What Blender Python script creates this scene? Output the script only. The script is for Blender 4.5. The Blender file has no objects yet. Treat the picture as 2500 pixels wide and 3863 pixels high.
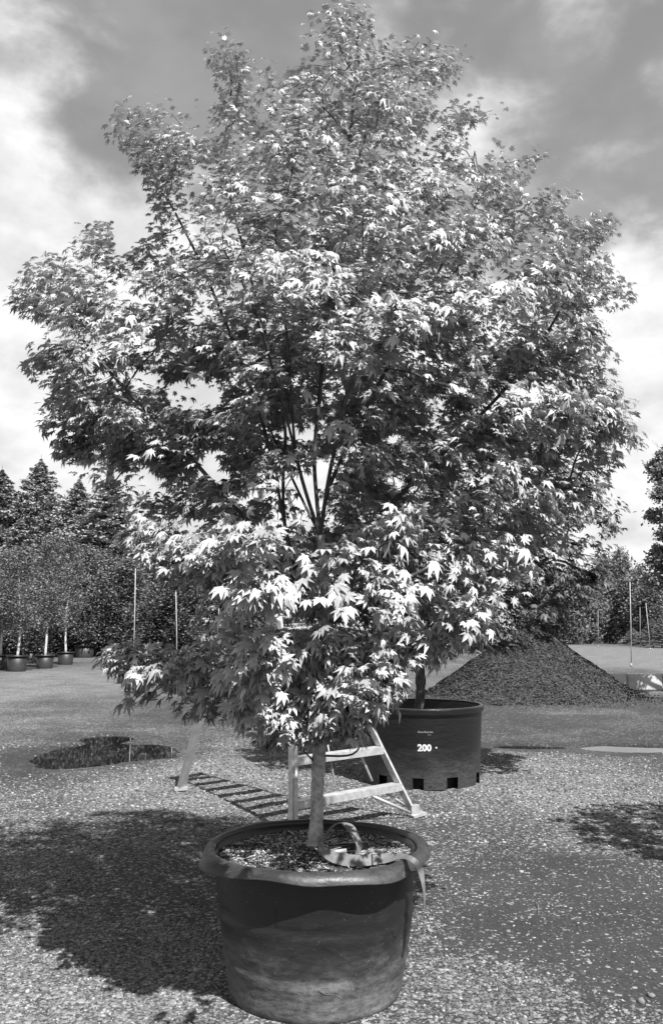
import bpy, bmesh, math, random
import numpy as np
from mathutils import Vector, Matrix, Quaternion

S = bpy.context.scene
COL = S.collection
rnd = random.Random(7)
rng = np.random.default_rng(7)

# ------------------------------------------------------------------ camera
H_CAM, PITCH, FPX = 1.45, math.radians(8.0), 3150.0
cam_d = bpy.data.cameras.new('camera'); cam = bpy.data.objects.new('camera', cam_d); COL.objects.link(cam)
cam.location = (0, 0, H_CAM); cam.rotation_euler = (math.radians(90) + PITCH, 0, 0)
cam_d.sensor_fit = 'VERTICAL'; cam_d.sensor_height = 36.0; cam_d.lens = FPX / 3863.0 * 36.0
cam_d.clip_start = 0.05; cam_d.clip_end = 6000
S.camera = cam

# ------------------------------------------------------------------ light: one sun behind the camera, to the right
SUN_EL, SUN_AZ = math.radians(55), math.atan2(0.50, -0.866)      # azimuth measured from +Y towards +X
sdir = Vector((math.sin(SUN_AZ) * math.cos(SUN_EL), math.cos(SUN_AZ) * math.cos(SUN_EL), math.sin(SUN_EL)))
sun_d = bpy.data.lights.new('sun', 'SUN'); sun_d.energy = 5.0; sun_d.angle = math.radians(0.53); sun_d.color = (1, 1, 1)
sun = bpy.data.objects.new('sun', sun_d); COL.objects.link(sun)
sun.rotation_euler = sdir.to_track_quat('Z', 'Y').to_euler()

S.view_settings.view_transform = 'Standard'; S.view_settings.look = 'None'
S.view_settings.gamma = 1.0; S.view_settings.exposure = 1.25; S.view_settings.use_curve_mapping = False
S.cycles.max_bounces = 8; S.cycles.diffuse_bounces = 3; S.cycles.transmission_bounces = 4; S.cycles.transparent_max_bounces = 4
S.cycles.use_denoising = True

# ------------------------------------------------------------------ pixel (in the photograph) -> place
def ray(px, py):
    dx = (px - 1250) / FPX; dy = (1931.5 - py) / FPX
    return np.array([dx, math.cos(PITCH) - math.sin(PITCH) * dy, math.sin(PITCH) + math.cos(PITCH) * dy])
C0 = np.array([0, 0, H_CAM])
def G(px, py, z=0.0):
    d = ray(px, py); return C0 + d * ((z - H_CAM) / d[2])
def P(px, py, Y):
    d = ray(px, py); return C0 + d * (Y / d[1])
def udir(px, py):
    d = ray(px, py); return tuple(d / np.linalg.norm(d))

# ------------------------------------------------------------------ node helpers
class NT:
    def __init__(s, tree): s.t = tree; s.n = tree.nodes; s.l = tree.links
    def add(s, typ, **kw):
        n = s.n.new(typ)
        for k, v in kw.items():
            if k.startswith('i_'):
                key = k[2:]; key = int(key) if key.isdigit() else key.replace('_', ' ')
                s.put(n.inputs[key], v)
            else: setattr(n, k, v)
        return n
    def put(s, sock, v):
        if isinstance(v, bpy.types.NodeSocket): s.l.new(v, sock)
        else: sock.default_value = v
    def m(s, op, a, b=None, c=None, clamp=False):
        n = s.n.new('ShaderNodeMath'); n.operation = op; n.use_clamp = clamp
        s.put(n.inputs[0], a)
        if b is not None: s.put(n.inputs[1], b)
        if c is not None: s.put(n.inputs[2], c)
        return n.outputs[0]
    def ss(s, v, a, b, lo=0.0, hi=1.0):
        n = s.n.new('ShaderNodeMapRange'); n.interpolation_type = 'SMOOTHSTEP'
        s.put(n.inputs[0], v); n.inputs[1].default_value = a; n.inputs[2].default_value = b
        n.inputs[3].default_value = lo; n.inputs[4].default_value = hi
        return n.outputs[0]
    def mixf(s, f, a, b):
        n = s.n.new('ShaderNodeMix'); n.data_type = 'FLOAT'
        s.put(n.inputs[0], f); s.put(n.inputs[2], a); s.put(n.inputs[3], b)
        return n.outputs[0]
    def noise(s, vec, scale, detail=4, rough=0.55, dist=0.0):
        n = s.n.new('ShaderNodeTexNoise'); s.put(n.inputs['Vector'], vec); n.inputs['Scale'].default_value = scale
        n.inputs['Detail'].default_value = detail; n.inputs['Roughness'].default_value = rough; n.inputs['Distortion'].default_value = dist
        return n.outputs[0]

# ------------------------------------------------------------------ sky: clear sky with broken cloud (black-and-white photograph: all greys)
W = bpy.data.worlds.new('World'); S.world = W; W.use_nodes = True
N = NT(W.node_tree); N.n.clear()
tc = N.add('ShaderNodeTexCoord'); dvec = tc.outputs['Generated']
skyn = N.add('ShaderNodeTexSky', sky_type='NISHITA', sun_disc=False, sun_elevation=SUN_EL, sun_rotation=SUN_AZ)
bw = N.add('ShaderNodeRGBToBW'); N.l.new(skyn.outputs[0], bw.inputs[0])
mp = N.add('ShaderNodeMapping'); N.l.new(dvec, mp.inputs[0]); mp.inputs['Scale'].default_value = (1.0, 1.0, 1.7); mp.inputs['Location'].default_value = (0.35, 0.1, 0.2)
n1 = N.noise(mp.outputs[0], 3.1, 9, 0.52, 0.25)
n2 = N.noise(mp.outputs[0], 9.0, 7, 0.55, 0.15)
sep = N.add('ShaderNodeSeparateXYZ'); N.l.new(dvec, sep.inputs[0])
low = N.ss(sep.outputs[2], 0.50, 0.27)                       # more cloud towards the horizon
cov = N.m('ADD', N.m('MULTIPLY', n1, 1.0), N.m('MULTIPLY', low, 0.30))
cov = N.m('ADD', cov, N.m('MULTIPLY', N.m('SUBTRACT', n2, 0.5), 0.50))
def blob(px, py, rad, amp):
    global cov
    u = udir(px, py)
    vd = N.add('ShaderNodeVectorMath', operation='DISTANCE'); N.l.new(dvec, vd.inputs[0]); vd.inputs[1].default_value = u
    cov = N.m('ADD', cov, N.m('MULTIPLY', N.ss(vd.outputs['Value'], rad, 0.0), amp))
for b in ((20, 380, .17, .30), (120, 880, .24, .34), (500, 830, .15, .26), (335, 560, .12, -.34), (2440, 1080, .16, .30), (2420, 1500, .2, .2),
          (1780, 520, .06, .08), (2150, 250, .3, -.08), (600, 330, .22, -.12), (2400, 700, .2, -.14), (1500, 150, .3, .04)):
    blob(*b)
mask = N.ss(cov, 0.47, 0.78, 0.24, 1.0)
streak = N.ss(N.noise(mp.outputs[0], 5.0, 5, 0.5), 0.42, 0.62)
band = N.m('MULTIPLY', N.m('MULTIPLY', N.ss(sep.outputs[2], 0.03, 0.07), N.ss(sep.outputs[2], 0.15, 0.09)), N.m('MULTIPLY', streak, 0.45))
cl = N.m('MULTIPLY', N.mixf(N.ss(n2, 0.3, 0.7), 5.3, 7.6), N.m('SUBTRACT', 1.0, band))
skyv = N.mixf(mask, N.m('MULTIPLY', bw.outputs[0], 0.80), cl)
bg = N.add('ShaderNodeBackground'); N.l.new(skyv, bg.inputs[0]); bg.inputs[1].default_value = 0.0595
wo = N.add('ShaderNodeOutputWorld'); N.l.new(bg.outputs[0], wo.inputs[0])

# ------------------------------------------------------------------ mesh helpers
def mesh_np(name, V, F, mat=None, smooth=False):
    """V (n,3) array, F (m,k) array of equal polygons"""
    me = bpy.data.meshes.new(name)
    V = np.ascontiguousarray(V, dtype=np.float32); F = np.ascontiguousarray(F, dtype=np.int32)
    k = F.shape[1]
    me.vertices.add(len(V)); me.vertices.foreach_set('co', V.ravel())
    me.loops.add(F.size); me.loops.foreach_set('vertex_index', F.ravel())
    me.polygons.add(len(F)); me.polygons.foreach_set('loop_start', np.arange(0, F.size, k, dtype=np.int32))
    me.polygons.foreach_set('loop_total', np.full(len(F), k, dtype=np.int32))
    if smooth: me.polygons.foreach_set('use_smooth', np.ones(len(F), dtype=bool))
    me.update(calc_edges=True); me.validate()
    if mat: me.materials.append(mat)
    return me

class MB:
    def __init__(s): s.v = []; s.f = []
    def box(s, c, size, R=None, taper=1.0):
        i = len(s.v); hx, hy, hz = [a / 2 for a in size]
        for z in (-1, 1):
            t = taper if z > 0 else 1
            for x, y in ((-1, -1), (1, -1), (1, 1), (-1, 1)):
                p = Vector((x * hx * t, y * hy * t, z * hz))
                if R is not None: p = R @ p
                s.v.append((p.x + c[0], p.y + c[1], p.z + c[2]))
        s.f += [(i, i+3, i+2, i+1), (i+4, i+5, i+6, i+7)] + [(i+k, i+(k+1) % 4, i+4+(k+1) % 4, i+4+k) for k in range(4)]
    def bar(s, a, b, w, d, up=(0, 0, 1)):
        """rectangular bar from a to b: w across, d along 'up'"""
        a = Vector(a); b = Vector(b); t = (b - a); L = t.length; t.normalize()
        u = Vector(up); u = (u - t * u.dot(t)).normalized(); x = t.cross(u)
        R = Matrix((x, u, t)).transposed()
        s.box((a + b) / 2, (w, d, L), R)
    def tube(s, pts, rad, n=8, cap=True):
        pts = [Vector(p) for p in pts]
        if not hasattr(rad, '__len__'): rad = [rad] * len(pts)
        i0 = len(s.v); ref = None
        for k, p in enumerate(pts):
            t = (pts[min(k+1, len(pts)-1)] - pts[max(k-1, 0)]).normalized()
            if ref is None: ref = Vector((1, 0, 0)) if abs(t.x) < .8 else Vector((0, 1, 0))
            u = (ref - t * ref.dot(t)).normalized(); w = t.cross(u); ref = u
            for j in range(n):
                a = 2 * math.pi * j / n
                q = p + (u * math.cos(a) + w * math.sin(a)) * rad[k]
                s.v.append(tuple(q))
        for k in range(len(pts) - 1):
            for j in range(n):
                a = i0 + k * n + j; b = i0 + k * n + (j + 1) % n
                s.f.append((a, b, b + n, a + n))
        if cap:
            s.f.append(tuple(i0 + j for j in reversed(range(n))))
            s.f.append(tuple(i0 + (len(pts) - 1) * n + j for j in range(n)))
    def lathe(s, prof, n=64, c=(0, 0, 0), warp=None, closed=False):
        i0 = len(s.v)
        for k, (r, z) in enumerate(prof):
            for j in range(n):
                a = 2 * math.pi * j / n
                rr, zz = (r, z) if warp is None else warp(r, z, a)
                s.v.append((c[0] + rr * math.cos(a), c[1] + rr * math.sin(a), c[2] + zz))
        K = len(prof)
        for k in range(K if closed else K - 1):
            k2 = (k + 1) % K
            for j in range(n):
                j2 = (j + 1) % n
                s.f.append((i0 + k*n + j, i0 + k*n + j2, i0 + k2*n + j2, i0 + k2*n + j))
    def ribbon(s, pts, wid, thick=0.002):
        """pts: centre line, wid: full width vector at each point"""
        pts = [Vector(p) for p in pts]; wid = [Vector(w) for w in wid]; i0 = len(s.v); n = len(pts)
        for k in range(n):
            t = (pts[min(k+1, n-1)] - pts[max(k-1, 0)]).normalized()
            nn = t.cross(wid[k].normalized()).normalized() * thick / 2
            a = pts[k] - wid[k] / 2; b = pts[k] + wid[k] / 2
            s.v += [tuple(a - nn), tuple(b - nn), tuple(b + nn), tuple(a + nn)]
        for k in range(n - 1):
            for j in range(4):
                a = i0 + k*4 + j; b = i0 + k*4 + (j+1) % 4
                s.f.append((a, b, b + 4, a + 4))
        s.f += [(i0+3, i0+2, i0+1, i0), tuple(i0 + (n-1)*4 + j for j in range(4))]
    def mesh(s, name, mat, smooth=False):
        me = bpy.data.meshes.new(name); me.from_pydata([tuple(v) for v in s.v], [], s.f); me.update()
        bm = bmesh.new(); bm.from_mesh(me); bmesh.ops.recalc_face_normals(bm, faces=bm.faces); bm.to_mesh(me); bm.free()
        if smooth:
            for p in me.polygons: p.use_smooth = True
        me.materials.append(mat)
        return me
    def build(s, name, mat, parent=None, smooth=False):
        return link(name, s.mesh(name, mat, smooth), parent)

def link(name, me, parent=None):
    o = bpy.data.objects.new(name, me); COL.objects.link(o)
    if parent is not None: o.parent = parent
    return o
def tag(o, label, cat, group=None):
    o['label'] = label; o['category'] = cat
    if group: o['group'] = group
    return o
def thing(name, label, cat, loc=(0, 0, 0), rz=0.0, group=None):
    o = bpy.data.objects.new(name, None); COL.objects.link(o); o.location = loc; o.rotation_euler.z = rz
    o.empty_display_size = 0.1
    return tag(o, label, cat, group)
def kind(o, k): o['kind'] = k; return o
def copy_tree(o, parent=None):
    c = o.copy(); COL.objects.link(c); c.parent = parent
    for ch in list(o.children): copy_tree(ch, c)
    return c

def spline(pts, n):
    """Catmull-Rom through pts, n samples per span"""
    pts = [Vector(p) for p in pts]; out = []
    for i in range(len(pts) - 1):
        p0, p1, p2, p3 = pts[max(i-1, 0)], pts[i], pts[i+1], pts[min(i+2, len(pts)-1)]
        for k in range(n):
            t = k / n
            out.append(0.5 * ((2*p1) + (p2-p0)*t + (2*p0-5*p1+4*p2-p3)*t*t + (3*p1-p0-3*p2+p3)*t**3))
    out.append(pts[-1]); return out

# value noise, used for the lie of the ground and the patchiness of the gravel
_tab = np.random.default_rng(3).random((256, 256))
def vnoise(x, y):
    x = np.asarray(x, float); y = np.asarray(y, float)
    xi = np.floor(x).astype(int); yi = np.floor(y).astype(int); fx = x - xi; fy = y - yi
    fx = fx*fx*(3-2*fx); fy = fy*fy*(3-2*fy)
    g = lambda a, b: _tab[a & 255, b & 255]
    return (g(xi, yi)*(1-fx) + g(xi+1, yi)*fx)*(1-fy) + (g(xi, yi+1)*(1-fx) + g(xi+1, yi+1)*fx)*fy
def fbm(x, y, o=4):
    s = 0; a = .5; t = 0
    for k in range(o): s = s + a*vnoise(x*2**k + 17*k, y*2**k + 31*k); t += a; a *= .5
    return s / t
def sst(v, a, b):
    t = np.clip((v - a) / (b - a), 0, 1); return t*t*(3-2*t)

# ------------------------------------------------------------------ materials
def newmat(name):
    m = bpy.data.materials.new(name); m.use_nodes = True; t = NT(m.node_tree); t.n.clear()
    out = t.add('ShaderNodeOutputMaterial'); return m, t, out
def grey(v): return (v, v, v, 1)
def tocol(t, v):
    c = t.add('ShaderNodeCombineColor'); 
    for k in range(3): t.l.new(v, c.inputs[k])
    return c.outputs[0]
ALB = 0.62     # reflectance scale that goes with the exposure above
def surf(name, lo, hi, scale=8, rough=0.6, bump=0.2, bscale=40, spec=0.3, metal=0.0, detail=5, bdist=0.01, coord='Object', rr=None):
    lo, hi = lo*ALB, hi*ALB
    m, t, out = newmat(name); co = t.add('ShaderNodeTexCoord').outputs[coord]
    n = t.noise(co, scale, detail, 0.6); v = t.mixf(t.ss(n, 0.3, 0.7), lo, hi)
    b = t.add('ShaderNodeBsdfPrincipled'); t.l.new(tocol(t, v), b.inputs['Base Color'])
    b.inputs['Roughness'].default_value = rough; b.inputs['Specular IOR Level'].default_value = spec; b.inputs['Metallic'].default_value = metal
    if rr: t.l.new(t.mixf(t.noise(co, scale*2.3, 4), rr[0], rr[1]), b.inputs['Roughness'])
    if bump:
        bp = t.add('ShaderNodeBump'); bp.inputs['Strength'].default_value = bump; bp.inputs['Distance'].default_value = bdist
        t.l.new(t.noise(co, bscale, 4), bp.inputs['Height']); t.l.new(bp.outputs[0], b.inputs['Normal'])
    t.l.new(b.outputs[0], out.inputs[0]); return m
def leafmat(name, lo, hi, trans, rough=0.45, spec=0.35, tv=0.3, objvar=0.0):
    lo, hi = lo*ALB, hi*ALB
    m, t, out = newmat(name)
    g = t.add('ShaderNodeNewGeometry'); oi = t.add('ShaderNodeObjectInfo')
    r = t.m('FRACT', t.m('ADD', g.outputs['Random Per Island'], oi.outputs['Random']))
    v = t.mixf(r, lo, hi)
    if objvar: v = t.m('MULTIPLY', v, t.mixf(oi.outputs['Random'], 1 - objvar, 1 + objvar))
    b = t.add('ShaderNodeBsdfPrincipled'); t.l.new(tocol(t, v), b.inputs['Base Color'])
    b.inputs['Roughness'].default_value = rough; b.inputs['Specular IOR Level'].default_value = spec
    tr = t.add('ShaderNodeBsdfTranslucent'); t.l.new(tocol(t, t.m('MULTIPLY', v, tv)), tr.inputs[0])
    mx = t.add('ShaderNodeMixShader'); mx.inputs[0].default_value = trans
    t.l.new(b.outputs[0], mx.inputs[1]); t.l.new(tr.outputs[0], mx.inputs[2]); t.l.new(mx.outputs[0], out.inputs[0]); return m

M = {}
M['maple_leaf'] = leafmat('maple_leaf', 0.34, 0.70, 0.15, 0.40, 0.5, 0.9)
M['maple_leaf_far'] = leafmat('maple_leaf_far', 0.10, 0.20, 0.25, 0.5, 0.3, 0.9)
M['small_leaf'] = leafmat('small_leaf', 0.10, 0.27, 0.2, 0.45, 0.4, 0.9, 0.4)
M['birch_leaf'] = leafmat('birch_leaf', 0.12, 0.26, 0.25, 0.45, 0.4, 0.9)
M['needle'] = leafmat('needle', 0.20, 0.46, 0.12, 0.6, 0.2, 0.8, 0.2)
M['far_leaf'] = leafmat('far_leaf', 0.16, 0.32, 0.2, 0.6, 0.2, 0.9, 0.3)
M['bark'] = surf('bark', 0.06, 0.16, 14, 0.85, 0.6, 60, 0.15, bdist=0.006)  # darkened: shade inside the crown put into the colour of limbs and twigs
M['trunk_bark_lit'] = surf('trunk_bark_lit', 0.30, 0.66, 38, 0.8, 0.5, 70, 0.2, bdist=0.004)  # lightened all over: sunlight on the trunk foot put into the colour
M['birch_bark'] = surf('birch_bark', 0.45, 0.75, 9, 0.7, 0.3, 30, 0.2)
M['dark_bark'] = surf('dark_bark', 0.04, 0.10, 9, 0.9, 0.4, 30, 0.1)
M['aluminium'] = surf('aluminium', 0.48, 0.70, 22, 0.42, 0.05, 60, 0.5, metal=0.35, rr=(0.34, 0.55))
M['aluminium_dull'] = surf('aluminium_dull', 0.42, 0.56, 14, 0.5, 0.05, 60, 0.5, metal=0.3, rr=(0.4, 0.6))
M['strap'] = surf('strap', 0.17, 0.24, 60, 0.8, 0.5, 500, 0.2, bdist=0.001)
M['strap_seam'] = surf('strap_seam', 0.015, 0.03, 60, 0.8, 0.2, 300, 0.2, bdist=0.001)
M['steel_dark'] = surf('steel_dark', 0.01, 0.025, 30, 0.4, 0.1, 80, 0.5)
M['steel'] = surf('steel', 0.55, 0.75, 30, 0.3, 0.1, 80, 0.5, metal=0.5)
M['white_paint'] = surf('white_paint', 0.72, 0.84, 20, 0.6, 0.1, 80, 0.3)
M['faded_paint'] = surf('faded_paint', 0.16, 0.40, 90, 0.7, 0.1, 80, 0.3)
M['stake'] = surf('stake', 0.40, 0.56, 4, 0.6, 0.1, 30, 0.3)
M['concrete'] = surf('concrete', 0.42, 0.66, 2.2, 0.85, 0.4, 30, 0.2, bdist=0.008)
M['concrete_side'] = surf('concrete_side', 0.26, 0.42, 1.6, 0.85, 0.4, 30, 0.2, bdist=0.008)
M['dry'] = surf('dry', 0.20, 0.45, 30, 0.8, 0.3, 100, 0.2)
M['chip'] = leafmat('chip', 0.03, 0.20, 0.0, 0.8, 0.2)
M['perlite'] = leafmat('perlite', 0.25, 0.75, 0.0, 0.8, 0.2)
M['mulch_chip'] = leafmat('mulch_chip', 0.028, 0.10, 0.0, 0.8, 0.25)

# plastic of the pots: black, with a film of pale dust that thickens downwards, scuffs and specks
def plastic(name, base, dust, zlo, zhi, scuff=0.5, rough=0.5):
    base, dust, scuff = base*ALB, dust*ALB, scuff*ALB
    m, t, out = newmat(name); co = t.add('ShaderNodeTexCoord').outputs['Object']
    sp = t.add('ShaderNodeSeparateXYZ'); t.l.new(co, sp.inputs[0])
    mpn = t.add('ShaderNodeMapping'); t.l.new(co, mpn.inputs[0]); mpn.inputs['Scale'].default_value = (1, 1, 2.6)
    big = t.noise(mpn.outputs[0], 4.5, 6, 0.62, 0.6); fine = t.noise(co, 60, 5, 0.65)
    hgt = t.m('ADD', t.ss(sp.outputs[2], zhi, zlo), t.m('MULTIPLY', t.m('SUBTRACT', big, 0.5), 1.1))
    f = t.m('MULTIPLY', t.ss(hgt, 0.1, 1.05), t.ss(fine, 0.2, 0.75, 0.55, 1.0))
    f = t.m('MULTIPLY', f, t.ss(t.noise(mpn.outputs[0], 17, 7, 0.72, 1.2), 0.34, 0.62, 0.35, 1.0))
    v = t.mixf(f, base, dust)
    mp2 = t.add('ShaderNodeMapping'); t.l.new(co, mp2.inputs[0]); mp2.inputs['Scale'].default_value = (1, 1, 7); mp2.inputs['Rotation'].default_value = (0.12, 0.2, 0)
    sc = t.ss(t.noise(mp2.outputs[0], 7, 7, 0.7, 0.8), 0.66, 0.80)
    v = t.m('ADD', v, t.m('MULTIPLY', sc, 0.10 * scuff))
    vo = t.add('ShaderNodeTexVoronoi'); t.l.new(co, vo.inputs['Vector']); vo.inputs['Scale'].default_value = 85
    spk = t.m('MULTIPLY', t.ss(vo.outputs['Distance'], 0.20, 0.08), t.ss(t.noise(co, 23, 2), 0.52, 0.66))
    v = t.m('ADD', v, t.m('MULTIPLY', spk, 0.16 * scuff))
    b = t.add('ShaderNodeBsdfPrincipled'); t.l.new(tocol(t, v), b.inputs['Base Color'])
    t.l.new(t.mixf(f, rough, 0.85), b.inputs['Roughness']); b.inputs['Specular IOR Level'].default_value = 0.45
    bp = t.add('ShaderNodeBump'); bp.inputs['Strength'].default_value = 0.5; bp.inputs['Distance'].default_value = 0.01
    t.l.new(t.m('ADD', t.noise(mpn.outputs[0], 9, 6), t.m('MULTIPLY', fine, 0.22)), bp.inputs['Height']); t.l.new(bp.outputs[0], b.inputs['Normal'])
    t.l.new(b.outputs[0], out.inputs[0]); return m
M['pot'] = plastic('pot', 0.018, 0.24, -0.12, 0.50, 1.5, 0.45)
M['rim'] = plastic('rim', 0.022, 0.075, 0.40, 0.75, 1.2, 0.34)
M['pot_clean'] = plastic('pot_clean', 0.010, 0.065, -0.05, 0.55, 0.3, 0.38)
M['pot_far'] = plastic('pot_far', 0.016, 0.06, 0.0, 0.6, 0.2, 0.5)

# ------------------------------------------------------------------ the ground
PUD = []        # puddle dips: (x, y, rx, ry, rot, depth)
def ell(px0, px1, py0, py1, d=0.05, rot=0.0):
    a = G(px0, (py0+py1)/2); b = G(px1, (py0+py1)/2); n_ = G((px0+px1)/2, py1); f_ = G((px0+px1)/2, py0)
    PUD.append(((a[0]+b[0])/2, (n_[1]+f_[1])/2, (b[0]-a[0])/2, (f_[1]-n_[1])/2, rot, d))
ell(150, 480, 2802, 2896, 0.11, 0.10); ell(330, 680, 2802, 2864, 0.10, 0.12); ell(290, 510, 2768, 2800, 0.07, 0.05)
ell(2200, 2500, 2806, 2834, 0.06, 0.0); ell(1830, 2150, 2806, 2824, 0.03, -0.02)
def gz(x, y):
    near = sst(np.hypot(x, y - 4), 60, 12)
    z = ((fbm(x*0.9, y*0.9) - .5)*0.030 + (fbm(x*4 + 9, y*4, 3) - .5)*0.014) * near + 0.004
    for (cx, cy, rx, ry, ro, d) in PUD:
        c, s = math.cos(ro), math.sin(ro); u = ((x-cx)*c + (y-cy)*s)/rx; v = (-(x-cx)*s + (y-cy)*c)/ry
        q = np.sqrt(u*u + v*v) + (fbm(x*1.7, y*1.7 + 5) - .5)*0.5
        z = z - d*sst(q, 1.25, 0.55)
    return z
def pix(x, y):
    """pixel of a ground point"""
    fy = math.cos(PITCH)*y - math.sin(PITCH)*H_CAM; uy = -math.sin(PITCH)*y - math.cos(PITCH)*H_CAM
    fy = np.maximum(fy, 0.3)
    return 1250 + FPX*x/fy, 1931.5 - FPX*uy/fy
# pale loose gravel (1) against dark packed dirt (0), each patch with its own place in the yard
def gp(px, py): g = G(px, py); return g[0], g[1]
PATCH = []
def patch(px0, px1, py0, py1, w):
    a = G(px0, (py0+py1)/2); b = G(px1, (py0+py1)/2); n_ = G((px0+px1)/2, py1); f_ = G((px0+px1)/2, py0)
    PATCH.append(((a[0]+b[0])/2, (n_[1]+f_[1])/2, (b[0]-a[0])/2, (f_[1]-n_[1])/2, w))
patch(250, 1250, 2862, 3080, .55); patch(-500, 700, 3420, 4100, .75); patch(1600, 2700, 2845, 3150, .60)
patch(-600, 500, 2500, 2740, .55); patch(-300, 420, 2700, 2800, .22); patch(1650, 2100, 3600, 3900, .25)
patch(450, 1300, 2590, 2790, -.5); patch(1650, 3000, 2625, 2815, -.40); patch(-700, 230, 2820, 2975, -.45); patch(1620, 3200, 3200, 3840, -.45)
patch(2000, 3400, 2418, 2600, .95); patch(500, 780, 3700, 3880, .35); patch(1440, 1560, 3720, 3800, .3); patch(1950, 2400, 2672, 2700, .45)
patch(1380, 1840, 2900, 3000, .35)
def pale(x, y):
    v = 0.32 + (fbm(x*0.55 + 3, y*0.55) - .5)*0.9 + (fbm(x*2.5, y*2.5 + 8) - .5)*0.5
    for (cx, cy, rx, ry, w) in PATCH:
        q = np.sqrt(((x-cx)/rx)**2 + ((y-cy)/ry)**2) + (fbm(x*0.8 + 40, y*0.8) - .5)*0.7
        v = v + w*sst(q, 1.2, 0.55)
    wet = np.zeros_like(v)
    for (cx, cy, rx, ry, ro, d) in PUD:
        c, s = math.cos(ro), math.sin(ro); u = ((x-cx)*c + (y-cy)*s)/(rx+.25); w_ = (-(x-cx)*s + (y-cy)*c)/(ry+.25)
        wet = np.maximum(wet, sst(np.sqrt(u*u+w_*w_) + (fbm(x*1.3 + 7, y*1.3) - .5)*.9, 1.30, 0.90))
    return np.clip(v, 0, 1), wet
def axis(a, b, step, far, grow=1.18):
    c = list(np.arange(a, b + step/2, step)); d = step
    lo, hi = c[0], c[-1]; L = []; R = []
    while hi < far: d *= grow; hi += d; R.append(hi)
    d = step
    while lo > -far: d *= grow; lo -= d; L.append(lo)
    return np.array(L[::-1] + c + R)
gx = axis(-7, 7, 0.07, 2500); gy = axis(2.0, 14.0, 0.05, 3000)
gy = gy[gy > -60]
XX, YY = np.meshgrid(gx, gy); nx, ny = len(gx), len(gy)
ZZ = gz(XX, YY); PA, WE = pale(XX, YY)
idx = np.arange(nx*ny).reshape(ny, nx)
FF = np.stack([idx[:-1, :-1], idx[:-1, 1:], idx[1:, 1:], idx[1:, :-1]], -1).reshape(-1, 4)

m, t, out = newmat('yard_ground'); M['ground'] = m
co = t.add('ShaderNodeTexCoord').outputs['Object']
at = t.add('ShaderNodeAttribute', attribute_name='pale'); aw = t.add('ShaderNodeAttribute', attribute_name='wet')
sp = t.add('ShaderNodeSeparateXYZ'); t.l.new(co, sp.inputs[0])
n_f = t.noise(co, 55, 5, 0.65); n_m = t.noise(co, 7, 6, 0.6)
v1 = t.add('ShaderNodeTexVoronoi'); t.l.new(co, v1.inputs['Vector']); v1.inputs['Scale'].default_value = 48; v1.inputs['Randomness'].default_value = 1
v2 = t.add('ShaderNodeTexVoronoi'); t.l.new(co, v2.inputs['Vector']); v2.inputs['Scale'].default_value = 36
def cellrand(v, k):
    sc = t.add('ShaderNodeSeparateColor'); t.l.new(v.outputs['Color'], sc.inputs[0]); return sc.outputs[k]
v3 = t.add('ShaderNodeTexVoronoi'); t.l.new(co, v3.inputs['Vector']); v3.inputs['Scale'].default_value = 120
pl = t.m('ADD', at.outputs['Fac'], t.m('MULTIPLY', t.m('SUBTRACT', n_m, 0.5), 0.55))
dirt = t.mixf(t.ss(n_f, 0.3, 0.75), 0.030, 0.064)
# grit: each cell a pebble of its own tone; how many of them show depends on how gravelly the patch is
g1 = t.m('GREATER_THAN', t.m('ADD', cellrand(v1, 0), t.m('MULTIPLY', pl, 0.75)), 0.92)
tone1 = t.mixf(cellrand(v1, 1), 0.10, 0.38)
g2 = t.m('GREATER_THAN', t.m('ADD', cellrand(v2, 0), t.m('MULTIPLY', pl, 0.55)), 1.10)
g2 = t.m('MULTIPLY', g2, t.ss(v2.outputs['Distance'], 0.50, 0.42))
tone2 = t.mixf(cellrand(v2, 1), 0.14, 0.42)
v = t.mixf(t.m('MULTIPLY', g1, t.ss(v1.outputs['Distance'], 0.62, 0.48)), dirt, tone1)
g3 = t.m('GREATER_THAN', t.m('ADD', cellrand(v3, 0), t.m('MULTIPLY', pl, 0.6)), 0.95)
v = t.mixf(t.m('MULTIPLY', g3, 0.8), v, t.mixf(cellrand(v3, 1), 0.06, 0.30))
v = t.mixf(g2, v, tone2)
v = t.m('MULTIPLY', v, t.mixf(t.ss(t.noise(co, 1.1, 5, 0.6), 0.3, 0.7), 0.78, 1.15))
v = t.m('MULTIPLY', t.mixf(aw.outputs['Fac'], v, t.m('MULTIPLY', v, 0.62)), ALB)
b = t.add('ShaderNodeBsdfPrincipled'); t.l.new(tocol(t, v), b.inputs['Base Color'])
t.l.new(t.mixf(aw.outputs['Fac'], 0.92, 0.5), b.inputs['Roughness']); b.inputs['Specular IOR Level'].default_value = 0.25
bp = t.add('ShaderNodeBump'); bp.inputs['Strength'].default_value = 0.75; bp.inputs['Distance'].default_value = 0.012
hh = t.m('ADD', t.m('ADD', t.m('MULTIPLY', t.m('SUBTRACT', 0.6, v1.outputs['Distance']), t.m('MULTIPLY', g1, 0.7)), t.m('MULTIPLY', t.m('SUBTRACT', 0.6, v2.outputs['Distance']), g2)), t.m('MULTIPLY', n_f, 0.6))
t.l.new(hh, bp.inputs['Height']); t.l.new(bp.outputs[0], b.inputs['Normal']); t.l.new(b.outputs[0], out.inputs[0])

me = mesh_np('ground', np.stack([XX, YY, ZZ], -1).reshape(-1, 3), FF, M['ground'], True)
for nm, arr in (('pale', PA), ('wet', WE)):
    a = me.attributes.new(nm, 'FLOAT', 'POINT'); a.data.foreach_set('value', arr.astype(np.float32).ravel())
kind(link('ground', me), 'structure')

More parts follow.
